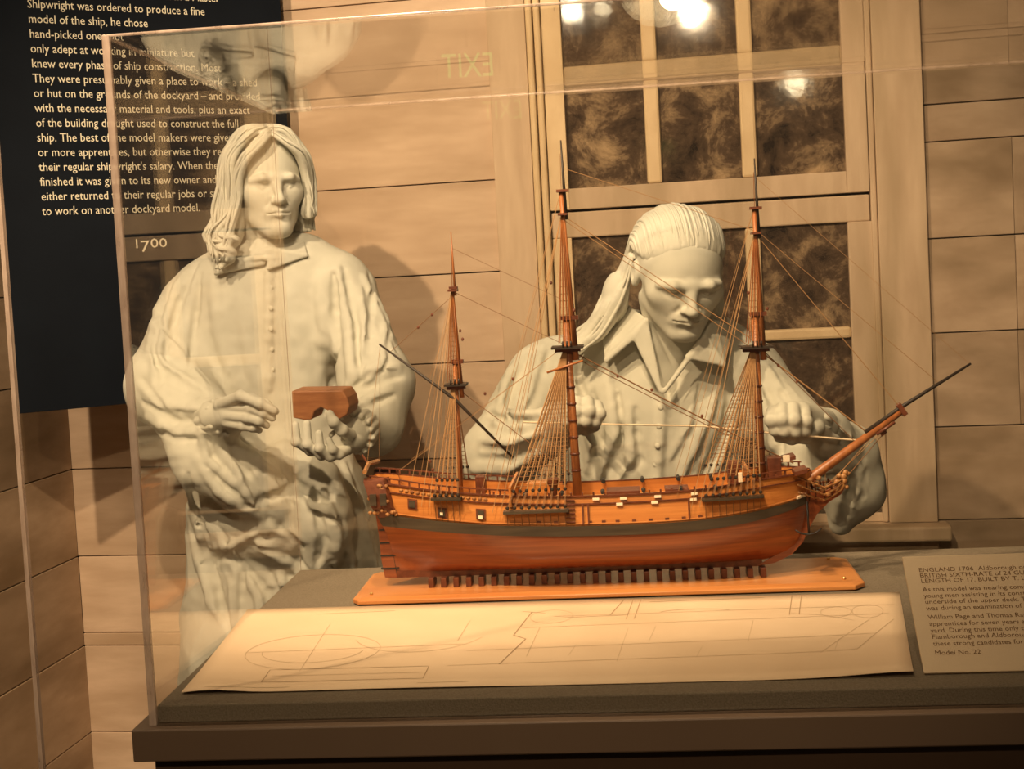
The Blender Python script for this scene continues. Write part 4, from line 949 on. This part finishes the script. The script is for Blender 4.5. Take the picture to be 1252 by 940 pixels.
for P, r, k in ST:
    for rep in range(3):
        j = lambda a: rs_.uniform(-a, a)
        TB.append(([(p[0]*(1.03+0.03*rep*(i > 0))+j(0.006), p[1]*1.02+j(0.007)-(0.002 if p[1] < 0 else -0.002), p[2]+0.004*(p[2] > 0.05)+j(0.002)) for i, p in enumerate(P)], rs_.uniform(0.0024, 0.0052)))
hair_tubes('hair_strands', hc, RA, 1.02, TB, sA)

def smock():
    lo, hi = (-1.50, 2.46, 0.36), (-0.60, 3.10, 1.60); g = Sculpt(lo, hi, 0.0046)
    g.ell(PY(325, 395, 2.90), (0.205, 0.128, 0.20), None, 0.05); g.ell(PY(328, 500, 2.90), (0.185, 0.130, 0.20), None, 0.06)
    g.cap(PY(258, 352, 2.89), PY(408, 342, 2.89), 0.072, 0.072, 0.05); g.cap(PY(302, 326, 2.89), PY(368, 322, 2.89), 0.070, 0.070, 0.05)     # shoulders
    g.ell(PY(345, 640, 2.89), (0.235, 0.165, 0.24), None, 0.08); g.ell(PY(352, 760, 2.89), (0.262, 0.185, 0.28), None, 0.08); g.ell(PY(355, 860, 2.89), (0.27, 0.19, 0.28), None, 0.08)
    # sleeves, full and gathered
    a, b, c_ = PY(232, 376, 2.89), PY(205, 472, 2.78), PY(268, 515, 2.62)
    g.cap(a, b, 0.074, 0.088, 0.05); g.cap(b, c_, 0.088, 0.050, 0.05); g.cap(c_, PY(285, 508, 2.58), 0.046, 0.036, 0.02)
    a, b, c_ = PY(425, 364, 2.89), PY(461, 470, 2.77), PY(434, 522, 2.62)
    g.cap(a, b, 0.072, 0.076, 0.05); g.cap(b, PY(455, 520, 2.72), 0.076, 0.062, 0.05); g.cap(PY(455, 520, 2.72), c_, 0.062, 0.046, 0.04)
    # drooping sleeve under the raised wrist, gathered cloth in front
    g.chain([PY(215, 505, 2.70), PY(250, 560, 2.66), PY(300, 590, 2.66), PY(335, 615, 2.68)], [0.055, 0.062, 0.060, 0.040], 0.05)
    g.chain([PY(350, 560, 2.74), PY(385, 590, 2.74), PY(400, 640, 2.73), PY(380, 690, 2.74)], [0.035, 0.045, 0.045, 0.03], 0.06)
    g.chain([PY(255, 640, 2.74), PY(330, 650, 2.72), PY(395, 625, 2.72)], [0.03, 0.04, 0.03], 0.06)
    # big cloth folds, drawn over the surface
    for pts, r in [([(232, 320), (212, 365), (196, 420), (188, 470)], .016), ([(412, 330), (428, 400), (432, 470), (420, 490)], .016), ([(445, 340), (468, 390), (478, 430)], .013), ([(425, 470), (452, 452), (485, 448)], .012), ([(430, 500), (458, 486), (478, 478)], .011),
                   ([(180, 430), (205, 455), (245, 478)], .015), ([(170, 470), (205, 498), (255, 500)], .014), ([(185, 395), (218, 425), (250, 470)], .012), ([(180, 510), (215, 530), (255, 528)], .013),
                   ([(262, 540), (290, 570), (300, 605)], .013), ([(300, 540), (330, 575), (350, 620)], .013), ([(240, 560), (270, 600), (310, 630)], .014), ([(335, 640), (300, 665), (258, 668)], .017), ([(395, 600), (415, 650), (405, 700)], .016), ([(420, 570), (440, 620), (455, 690)], .014),
                   ([(230, 620), (245, 690), (270, 760)], .016), ([(290, 690), (320, 730), (330, 790)], .015), ([(360, 660), (345, 710), (350, 770)], .016), ([(400, 680), (375, 710), (330, 715)], .013), ([(445, 640), (462, 700), (470, 740)], .014), ([(310, 660), (360, 690), (385, 730)], .014), ([(265, 650), (290, 700), (285, 760)], .013), ([(425, 660), (440, 720), (438, 760)], .013), ([(350, 590), (380, 620), (420, 630)], .014), ([(205, 345), (192, 380), (182, 430)], .010), ([(440, 355), (450, 400), (445, 445)], .012), ([(470, 400), (470, 440), (448, 470)], .010), ([(225, 580), (240, 640), (262, 700)], .011), ([(300, 600), (325, 640), (372, 660)], .013), ([(245, 520), (255, 560), (285, 590)], .011)]:
        g.crisp(pts, r*0.92)
    for pts, r in [([(262, 345), (268, 400), (288, 465)], .010), ([(392, 340), (398, 400), (392, 450)], .010), ([(300, 400), (310, 450), (320, 480)], .008)]: g.fold(pts, r, 0.022, push=r*0.5)
    for pts, r in [([(245, 335), (238, 395), (232, 450)], .008), ([(408, 335), (412, 420), (404, 480), (396, 505)], .013), ([(455, 350), (452, 410), (440, 460)], .009), ([(190, 445), (225, 470), (255, 485)], .009), ([(175, 492), (215, 515), (260, 515)], .009), ([(285, 548), (310, 590), (330, 625)], .011), ([(320, 655), (280, 680), (245, 690)], .010), ([(385, 610), (395, 660), (385, 700)], .011), ([(330, 700), (350, 740), (345, 790)], .010), ([(405, 690), (425, 730), (430, 780)], .010), ([(262, 690), (270, 740), (290, 790)], .010), ([(430, 480), (465, 466), (492, 460)], .008), ([(300, 620), (350, 600), (372, 575)], .010), ([(340, 560), (360, 590), (400, 615)], .010)]:
        g.fold(pts, r, 0.007, True)
    g.pleats(345, 700, 2.89, 0.95, 0.011); g.wrinkle(0.0007, 60, 4); g.wrinkle(0.0004, 140, 9)
    # placket
    P = [g.hit(329+0.0*i, 330+i*12) for i in range(13)]; P = [p for p in P if p is not None]; g.chain(P, 0.010, 0.006)
    return g
gS = smock(); smo = gS.mesh('smock', 'statue', sA)
def buttons(g, pix, parent, r=0.0062):
    for x, y in pix:
        p = g.hit(x, y)
        if p is not None:
            o = MB().ball((0, 0, 0), (r, r*0.55, r), 10, 6).build('button', 'statue', parent, smooth=True); o.location = Vector(p)
buttons(gS, [(331, 352), (331, 377), (331, 402), (332, 427), (333, 452), (334, 474)], smo)
def collar(g_body, quads, parent, off, th=0.0035, name='collar', extra=()):
    """leaves given as pixel triangles floated in front of the cloth"""
    T3 = []
    for tri_ in quads:
        T3.append([PY(x, y, (g_body.hit(x, y)[1] if (dd is None and g_body.hit(x, y) is not None) else (dd or 2.8)) - off) for x, y, dd in tri_])
    A = np.array([p for t in T3 for p in t]); g = Sculpt(A.min(0)-0.02, A.max(0)+0.02, 0.0024)
    for t in T3: g.tri(*t, th, 0.006)
    return g.mesh(name, 'statue', parent)
# collar: stand round the neck plus two pointed leaves
def ring_pt(c, a, rx, ry, z): return np.array([c[0]+rx*math.sin(a), c[1]-ry*math.cos(a), z])
nA = PY(336, 300, 2.875); gc = Sculpt(nA-np.array([0.15, 0.17, 0.10]), nA+np.array([0.15, 0.12, 0.06]), 0.0026)
for i in range(24):
    a0_, a1_ = (math.radians(-172+i*344/24+33), math.radians(-172+(i+1)*344/24+33)); zt, zb_ = nA[2]+0.010, nA[2]-0.030
    p = [ring_pt(nA, a0_, 0.072, 0.072, zt), ring_pt(nA, a1_, 0.072, 0.072, zt), ring_pt(nA, a1_, 0.092, 0.095, zb_), ring_pt(nA, a0_, 0.092, 0.095, zb_)]
    gc.tri(p[0], p[1], p[2], 0.0045, 0.004); gc.tri(p[0], p[2], p[3], 0.0045, 0.004)
def nearA(x, y, off=0.012):
    p = gS.hit(x, y); return (x, y, (p[1] if p is not None else 2.80)-off)
for T_ in ([(327, 306, 2.785), (286, 298, 2.82), nearA(264, 334, 0.022)], [(327, 306, 2.785), nearA(264, 334, 0.022), nearA(322, 322)], [(331, 306, 2.785), (371, 297, 2.84), nearA(374, 312)], [(331, 306, 2.785), nearA(374, 312), nearA(328, 328)]):
    gc.tri(*[PY(*q) for q in T_], 0.0045, 0.005)
gc.mesh('collar', 'statue', sA)
# hands
def F3(*t): return [PY(*q) for q in t]
hand('hand', [
    (F3((283, 489, 2.545), (308, 487, 2.525), (325, 494, 2.520), (337, 503, 2.525)), [.0115, .0105, .0095, .0080]),
    (F3((280, 498, 2.530), (306, 499, 2.508), (322, 505, 2.505), (333, 511, 2.515)), [.0118, .0108, .0096, .0082]),
    (F3((278, 508, 2.525), (302, 511, 2.505), (317, 515, 2.505), (326, 520, 2.520)), [.0112, .0102, .0092, .0078]),
    (F3((277, 517, 2.530), (297, 521, 2.512), (309, 523, 2.515), (317, 526, 2.530)), [.0100, .0092, .0084, .0072]),
    (F3((268, 495, 2.535), (295, 484, 2.500), (318, 493, 2.495), (335, 502, 2.505)), [.0130, .0118, .0108, .0085])],
    [(PY(258, 505, 2.575), PY(280, 503, 2.545), .026, .024), (PY(262, 512, 2.57), PY(279, 511, 2.54), .024, .020)], sA)
hand('hand', [
    (F3((412, 548, 2.545), (380, 551, 2.515), (362, 540, 2.495), (361, 520, 2.500)), [.0110, .0105, .0098, .0085]),
    (F3((416, 552, 2.540), (393, 556, 2.505), (376, 543, 2.488), (375, 518, 2.495)), [.0112, .0106, .0098, .0085]),
    (F3((420, 553, 2.535), (404, 558, 2.500), (391, 548, 2.485), (390, 530, 2.490)), [.0108, .0102, .0094, .0080]),
    (F3((424, 550, 2.535), (415, 556, 2.505), (407, 550, 2.492), (402, 538, 2.495)), [.0098, .0090, .0084, .0072]),
    (F3((428, 532, 2.550), (418, 526, 2.515), (408, 516, 2.498), (403, 506, 2.500)), [.0135, .0120, .0108, .0088])],
    [(PY(434, 530, 2.60), PY(418, 543, 2.555), .026, .024), (PY(436, 538, 2.60), PY(405, 550, 2.56), .022, .018)], sA)
def cuff(a, b, r, parent, n=13, seed=1):
    """gathered ruffle round a wrist"""
    a, b = np.array(a), np.array(b); t = (b-a)/np.linalg.norm(b-a); u_ = np.cross(t, [0, 0, 1.0]); u_ /= np.linalg.norm(u_); v_ = np.cross(u_, t); g = Sculpt(np.minimum(a, b)-r-0.04, np.maximum(a, b)+r+0.04, 0.003); q = random.Random(seed)
    g.cap(a, b, r*0.98, r*0.92, 0.01)
    for i in range(n):
        an = 2*math.pi*i/n; d0 = math.cos(an)*u_+math.sin(an)*v_; w = q.uniform(0.9, 1.15); g.cap(a+d0*r*0.95-t*0.012, b+d0*r*1.05*w, 0.009, 0.0065, 0.005)
    return g.mesh('cuff', 'statue', parent)
cuff(PY(262, 512, 2.61), PY(276, 508, 2.575), 0.036, sA); cuff(PY(438, 524, 2.625), PY(431, 531, 2.585), 0.040, sA, 15, 2)
# lower legs and shoes under the smock
gl_ = Sculpt((-1.32, 2.60, 0.0), (-0.74, 3.06, 0.50), 0.009)
for x in (-1.13, -0.95): gl_.cap((x, 2.89, 0.55), (x, 2.90, 0.09), 0.062, 0.042, 0.03); gl_.cap((x, 2.92, 0.045), (x+0.02, 2.74, 0.038), 0.042, 0.036, 0.02)
gl_.d = np.maximum(gl_.d, -gl_.ax[2][None, None, :]+0.002); gl_.mesh('legs', 'statue', sA)
# the wooden block in his hand
blk = empty('wood_block', tuple(PY(391, 500, 2.53)))
tag(blk, 'small reddish wooden block with an arched notch in the standing statue\'s hand', 'wood block')
prof = [(356, 478), (418, 477), (424, 486), (427, 497), (424, 507), (414, 513), (404, 511), (400, 502), (392, 498), (384, 503), (381, 513), (372, 514), (358, 511)]
fr = [np.array(PY(x, y, 2.512))-np.array(blk.location) for x, y in prof]; bk = [p+np.array([0.006, 0.055, 0.004]) for p in fr]; n = len(prof)
MB().add(fr+bk, [tuple(range(n)), tuple(range(2*n-1, n-1, -1))]+[(i, (i+1) % n, n+(i+1) % n, n+i) for i in range(n)]).build('block', 'block', blk, bevel=0.003)

# ================================================================== BENDING FIGURE AT THE WINDOW
sB = empty('statue', (-0.09, 2.56, 0.0)); tag(sB, 'grey plaster statue of a long-haired man in an open collar shirt rigging the ship', 'statue')
hb_ = PY(830, 333, 2.47); RB = rotm(math.radians(17), math.radians(25), math.radians(2)); SBs = np.array([1.11, 1.00, 0.91])
neckB = PY(812, 455, 2.56)
def chestB(g): g.ell(PY(810, 500, 2.58), (0.12, 0.09, 0.11), None, 0.04)
g, WB_ = sculpt_head(hb_, RB, SBs, neckB, 0.55, chest=chestB); g.mesh('head', 'statue', sB)
ST = []; TB = []; rs_ = random.Random(11)
def skull(al, be, q=1.0):
    """point on the skull, combed direction al (0 brow .. 180 nape), lateral be"""
    al, be = math.radians(al), math.radians(be); return (0.0745*q*math.sin(be), 0.022-0.0945*q*math.cos(be)*math.cos(al), 0.042+0.0835*q*math.cos(be)*math.sin(al))
def lockB(i, n, lift, r):
    be = -86+172*i/(n-1)+rs_.uniform(-1.5, 1.5); a0_ = max(-4, 28-28*(abs(be)/58)**2.2)+rs_.uniform(-2, 2); w = rs_.uniform(-2, 2)
    P = [skull(a0_, be, 0.965), skull(a0_+10, be+w, 0.998+lift*0.3), skull(a0_+30, be, 1.025+lift*0.7), skull(85, be*0.99, 1.045+lift+0.01*math.sin(i)), skull(115, be*0.98, 1.05+lift), skull(142, be*0.96, 1.06+lift), skull(165, be*0.94, 1.06+lift)]
    o = rs_.uniform(-0.014, 0.014); e = rs_.uniform(-0.012, 0.012); wv = rs_.uniform(-0.006, 0.006)
    if be < -28: P += [(-0.080+o*0.5, 0.082+e, -0.045), (-0.094+o, 0.055+e, -0.090), (-0.114+o, 0.032+e+wv, -0.130), (-0.140+o, 0.020+e, -0.155), (-0.165+o, 0.014+e-wv, -0.172+o*0.5)]
    elif be > 28: P += [(0.080+o*0.6, 0.078, -0.045), (0.083+o*0.6, 0.060+wv, -0.105), (0.080+o, 0.054, -0.175)]
    else: P += [(0.07*math.sin(math.radians(be))+o, 0.10, -0.07), (0.07*math.sin(math.radians(be))+o, 0.10, -0.15)]
    return P, r
for i in range(70): P, r = lockB(i, 70, 0.0, rs_.uniform(0.0035, 0.0052)); ST.append((P, r, 0.0020))
for i in range(150): TB.append(lockB(i, 150, 0.012+rs_.uniform(0, 0.045), rs_.uniform(0.0022, 0.0046)))
for i in range(40):   # locks falling forward over his right shoulder
    o = rs_.uniform(-0.020, 0.020); e = rs_.uniform(-0.03, 0.03); a = rs_.uniform(0, 6.28)
    P = [(-0.078, 0.045+e*0.5, 0.020), (-0.086+o*0.4, 0.045+e, -0.035), (-0.100+o, 0.032+e, -0.085+0.006*math.sin(a)), (-0.124+o+0.005*math.cos(a), 0.016+e, -0.130), (-0.146+o, 0.010+e, -0.152), (-0.172+o*1.2, 0.004+e, -0.170+o*0.6)]
    (ST.append((P, rs_.uniform(0.005, 0.007), 0.003)) if i % 2 else TB.append((P, rs_.uniform(0.003, 0.0048))))
for i in range(20):
    o = rs_.uniform(-0.012, 0.012); P = [(0.076, 0.045, 0.03), (0.084+o*0.5, 0.040+o, -0.03), (0.086+o, 0.030+o, -0.10), (0.082+o, 0.034, -0.175)]
    (ST.append((P, 0.0060, 0.003)) if i % 2 else TB.append((P, 0.0038)))
g = sculpt_hair(hb_, RB, SBs, ST, [((0, 0.030, 0.044), (0.0755, 0.092, 0.0805), 0.02), ((-0.098, 0.050, -0.085), (0.024, 0.036, 0.062), 0.03), ((0.068, 0.060, -0.06), (0.018, 0.032, 0.085), 0.03)],
                cuts=[((0, -0.103, -0.012), (0.070, 0.078, 0.096), 0.008)], lo_pad=(0.25, 0.20, 0.26), hi_pad=(0.20, 0.20, 0.17))
hair_tubes('hair_strands', hb_, RB, SBs, TB, sB)
# ear notch on his right side
g.ell(WB_(-0.084, 0.006, -0.008), (0.026, 0.028, 0.036), RB, 0.006, True); g.mesh('hair', 'statue', sB)

def shirt():
    lo, hi = (-0.62, 2.12, 0.50), (0.46, 2.90, 1.42); g = Sculpt(lo, hi, 0.0046)
    g.ell(PY(800, 500, 2.62), (0.205, 0.150, 0.21), None, 0.05); g.ell(PY(800, 620, 2.64), (0.20, 0.150, 0.24), None, 0.06); g.ell(PY(800, 740, 2.66), (0.215, 0.165, 0.26), None, 0.06)
    g.cap(PY(692, 452, 2.62), PY(905, 452, 2.62), 0.072, 0.072, 0.05); g.cap(PY(750, 428, 2.63), PY(872, 428, 2.63), 0.066, 0.066, 0.05)
    # his right arm (towards the stern) and left arm (towards the bow)
    a, b, c_ = PY(662, 468, 2.60), PY(612, 560, 2.44), PY(672, 528, 2.30)
    g.cap(a, b, 0.078, 0.074, 0.05); g.cap(b, c_, 0.066, 0.044, 0.04); g.cap(c_, PY(694, 510, 2.24), 0.042, 0.034, 0.02)
    a, b, c_ = PY(922, 474, 2.60), PY(1018, 572, 2.44), PY(1010, 528, 2.30)
    g.cap(a, b, 0.072, 0.062, 0.05); g.cap(b, PY(1030, 560, 2.38), 0.060, 0.052, 0.04); g.cap(PY(1030, 556, 2.38), c_, 0.052, 0.040, 0.04); g.cap(c_, PY(994, 520, 2.25), 0.036, 0.030, 0.02)
    g.chain([PY(1035, 560, 2.40), PY(1048, 600, 2.40), PY(1028, 640, 2.42)], [0.050, 0.042, 0.022], 0.04)        # loose cloth under the elbow
    # open neck: cut a V to show the skin
    vt = [PY(775, 375, 2.50), PY(880, 375, 2.50)]; 
    for i in range(14):
        t = i/13; w = 52*(1-t)**0.9+1; yy = 375+100*t
        g.cap(PY(812-w*0.85+0*t, yy, 2.38), PY(812+w, yy, 2.38), 0.016+0.006*(1-t), None, 0.004, True); g.cap(PY(812-w*0.85, yy, 2.44), PY(812+w, yy, 2.44), 0.020, None, 0.004, True); g.cap(PY(812-w*0.75, yy, 2.48), PY(812+w*0.9, yy, 2.48), 0.018, None, 0.004, True)
    g.cap(PY(812, 440, 2.60), PY(815, 360, 2.60), 0.070, 0.085, 0.006, True)
    for pts, r in [([(640, 430), (620, 470), (608, 520)], .013), ([(665, 425), (650, 480), (625, 520)], .012), ([(600, 500), (630, 512), (662, 505)], .012), ([(590, 540), (625, 545), (660, 530)], .012), ([(580, 575), (620, 580), (660, 555)], .012), ([(700, 440), (705, 500), (735, 560)], .012), ([(745, 470), (755, 530), (725, 600)], .015), ([(770, 500), (775, 560), (740, 610)], .013),
                   ([(885, 450), (868, 510), (830, 590)], .015), ([(905, 450), (900, 520), (870, 590)], .013), ([(850, 470), (845, 520), (820, 560)], .010), ([(940, 450), (975, 500), (1000, 530)], .012), ([(925, 470), (945, 510), (950, 560)], .013), ([(1000, 500), (1020, 530), (1050, 545)], .010), ([(955, 560), (990, 580), (1030, 575)], .012), ([(1040, 580), (1030, 610), (1022, 635)], .009), ([(1055, 575), (1050, 605), (1036, 630)], .008), ([(700, 470), (728, 520), (722, 590)], .012)]:
        g.crisp(pts, r*0.92)
    for pts, r in [([(650, 440), (635, 490), (615, 530)], .008), ([(595, 522), (630, 530), (665, 518)], .009), ([(585, 560), (620, 563), (658, 545)], .008), ([(725, 480), (735, 540), (712, 600)], .010), ([(760, 520), (758, 570), (730, 615)], .009), ([(895, 470), (885, 530), (850, 600)], .010), ([(915, 465), (925, 520), (925, 570)], .010), ([(955, 480), (985, 520), (1010, 545)], .008), ([(1010, 515), (1032, 540), (1055, 560)], .008), ([(1046, 575), (1040, 605), (1030, 640)], .007)]:
        g.fold(pts, r, 0.007, True)
    g.wrinkle(0.0007, 60, 14); g.wrinkle(0.0004, 140, 19)
    P = [g.hit(810-0.06*i*12, 486+i*11) for i in range(12)]; P = [p for p in P if p is not None]; g.chain(P, 0.010, 0.006)
    return g
gB = shirt(); shi = gB.mesh('shirt', 'statue', sB)
buttons(gB, [(808, 498), (806, 521), (804, 545), (802, 568), (800, 590)], shi)
gc = Sculpt(PY(812, 420, 2.52)-np.array([0.17, 0.16, 0.11]), PY(812, 420, 2.52)+np.array([0.17, 0.17, 0.11]), 0.0026)
for T_ in ([(768, 376, 2.53), (790, 392, 2.46), (742, 440, 2.455)], [(768, 376, 2.53), (742, 440, 2.455), (738, 400, 2.54)], [(790, 392, 2.46), (808, 478, 2.435), (776, 412, 2.455)], [(790, 392, 2.46), (776, 412, 2.455), (742, 440, 2.455)],
           [(872, 392, 2.50), (884, 445, 2.46), (862, 412, 2.455)], [(872, 392, 2.50), (892, 400, 2.54), (884, 445, 2.46)], [(872, 392, 2.50), (862, 412, 2.455), (812, 479, 2.435)], [(862, 412, 2.455), (840, 436, 2.447), (884, 445, 2.46)]):
    gc.tri(*[PY(*q) for q in T_], 0.0045, 0.005)
gc.mesh('collar', 'statue', sB)
hand('hand', [
    (F3((944, 503, 2.185), (943, 514, 2.155), (948, 526, 2.160), (952, 530, 2.180)), [.0105, .0105, .0095, .0085]),
    (F3((956, 499, 2.185), (956, 512, 2.150), (960, 527, 2.155), (962, 531, 2.178)), [.0112, .0110, .0100, .0088]),
    (F3((970, 499, 2.190), (971, 513, 2.152), (972, 528, 2.158), (973, 531, 2.180)), [.0112, .0108, .0098, .0086]),
    (F3((984, 503, 2.198), (986, 515, 2.162), (984, 527, 2.166), (983, 530, 2.186)), [.0102, .0098, .0090, .0080]),
    (F3((1000, 522, 2.215), (984, 534, 2.190), (968, 536, 2.178), (952, 535, 2.178)), [.0125, .0112, .0100, .0085])],
    [(PY(1006, 522, 2.27), PY(965, 506, 2.200), .026, .020), (PY(1004, 514, 2.27), PY(980, 505, 2.205), .022, .018), (PY(996, 520, 2.24), PY(950, 507, 2.198), .016, .014)], sB)
hand('hand', [
    (F3((730, 496, 2.200), (733, 506, 2.168), (728, 516, 2.168), (724, 519, 2.186)), [.0108, .0105, .0096, .0085]),
    (F3((719, 491, 2.195), (720, 503, 2.160), (717, 515, 2.160), (714, 519, 2.182)), [.0112, .0110, .0098, .0086]),
    (F3((706, 491, 2.195), (705, 503, 2.160), (704, 515, 2.160), (703, 519, 2.184)), [.0110, .0106, .0096, .0084]),
    (F3((694, 495, 2.200), (692, 505, 2.168), (692, 515, 2.170), (693, 519, 2.188)), [.0100, .0096, .0088, .0078]),
    (F3((690, 512, 2.225), (704, 524, 2.195), (716, 525, 2.180), (728, 522, 2.182)), [.0122, .0110, .0100, .0084])],
    [(PY(682, 514, 2.265), PY(712, 499, 2.212), .026, .020), (PY(686, 508, 2.265), PY(700, 498, 2.215), .022, .018)], sB)
gl_ = Sculpt((-0.36, 2.30, 0.0), (0.20, 3.0, 0.72), 0.010)
for x in (-0.19, 0.02): gl_.cap((x, 2.68, 0.70), (x, 2.60, 0.48), 0.092, 0.072, 0.03); gl_.cap((x, 2.60, 0.48), (x, 2.66, 0.09), 0.064, 0.044, 0.03); gl_.cap((x, 2.70, 0.045), (x+0.01, 2.52, 0.038), 0.042, 0.036, 0.02)
gl_.d = np.maximum(gl_.d, -gl_.ax[2][None, None, :]+0.002); gl_.mesh('legs', 'statue', sB)
# rod held between his hands
th = [PY(640, 516, 2.17), PY(714, 518, 2.165), PY(860, 521, 2.165), PY(962, 531, 2.165), PY(1046, 538, 2.17)]
rod = empty('rigging_rod', tuple(th[2])); tag(rod, 'thin pale rod held level between the hands of the rigging statue', 'rod')
MB().tube([np.array(p)-np.array(th[2]) for p in th], 0.0016, 8).build('rod', 'ivory', rod)
# ================================================================== GALLERY SPOTLIGHTS
def spot_fixture(pos, target, face='lamp_face', r=0.05, snoot=0.03):
    p = np.array(pos, float); d = np.array(target, float)-p; d /= np.linalg.norm(d)
    o = empty('track_spotlight', pos)
    a = np.cross(d, [0, 0, 1]); a /= np.linalg.norm(a); b = np.cross(a, d)
    def ring(t, rr): return [tuple(d*t+rr*(math.cos(2*math.pi*k/20)*a+math.sin(2*math.pi*k/20)*b)) for k in range(21)]
    MB().grid([ring(-0.16, 0.001), ring(-0.16, r*0.8), ring(-0.10, r), ring(snoot, r*1.15), ring(snoot, r*1.05), ring(-0.02, r*0.98)]).build('lamp_can', 'lamp_body', o, smooth=True)
    MB().add([tuple(d*-0.02)]+ring(-0.02, r*0.98)[:20], [(0, 1+k, 1+(k+1) % 20) for k in range(20)]).build('lamp_glass', face, o)
    MB().tube([tuple(d*-0.10+np.array([0, 0, r*0.8])), (0, 0, 3.2-pos[2])], 0.008).build('stem', 'lamp_body', o)
    return o
def mirrored(px, py, z):
    p = PY(px, py, W+0.006); d = p-EYE; d = np.array([d[0], -d[1], d[2]]); t = (z-p[2])/d[2]; return tuple(p+d*t)
for i, (pos, tgt, pw, cone, blend, rad) in enumerate(SPOTS):
    if i == 2: pos = mirrored(847, 14, 3.0)
    o = spot_fixture(pos, tgt); tag(o, ['black track spotlight aimed at the two plaster figures', 'black track spotlight aimed down at the ship model', 'black track spotlight aimed at the window wall', 'black track spotlight aimed at the seated figure'][i], 'spotlight')
    ld = bpy.data.lights.new('beam', 'SPOT'); ld.energy = pw; ld.color = LIGHTC; ld.spot_size = math.radians(cone); ld.spot_blend = blend; ld.shadow_soft_size = rad
    lo = bpy.data.objects.new('beam', ld); link(lo, o)
    d = Vector(tgt)-Vector(pos); lo.location = tuple(d.normalized()*0.04); lo.rotation_euler = d.to_track_quat('-Z', 'Y').to_euler()
# distant gallery lamps, mirrored in the old window glass
for (px, py, face, r) in ((699, 14, 'lamp_face', 0.05), (973, 99, 'lamp_face_dim', 0.085), (736, 12, 'lamp_face_dim', 0.04)):
    z = 3.0
    pos = mirrored(px, py, z)
    o = spot_fixture(pos, tuple(PY(px, py, W)), face, r, r*6.0); tag(o, 'black track spotlight far back in the gallery facing the window', 'spotlight', 'gallery spotlights facing the window')

# lit exit sign across the gallery, faintly mirrored in the cover
d = ray(572, 78); t = ((CO+ce2*b0-EYE)@ce2)/(d@ce2); P0 = EYE+d*t; rd = d-2*(d@ce2)*ce2; P1 = P0+rd*3.4
ex = empty('exit_sign', tuple(P1), math.atan2(-rd[1], -rd[0])+math.pi/2); tag(ex, 'green lit exit sign on the far gallery wall', 'exit sign')
MB().box((-0.12, 0.004, -0.065), (0.12, 0.05, 0.065)).build('housing', 'lamp_body', ex, bevel=0.004)
et = text_mesh('lettering', [('EXIT', -0.10, -0.048, 0.13, 0.20)], 'exit_face', ex); et.rotation_euler = (math.pi/2, 0, 0)
MB().tube([(0, 0.03, 0.06), (0, 0.03, 3.2-P1[2])], 0.006).build('hanger', 'lamp_body', ex)
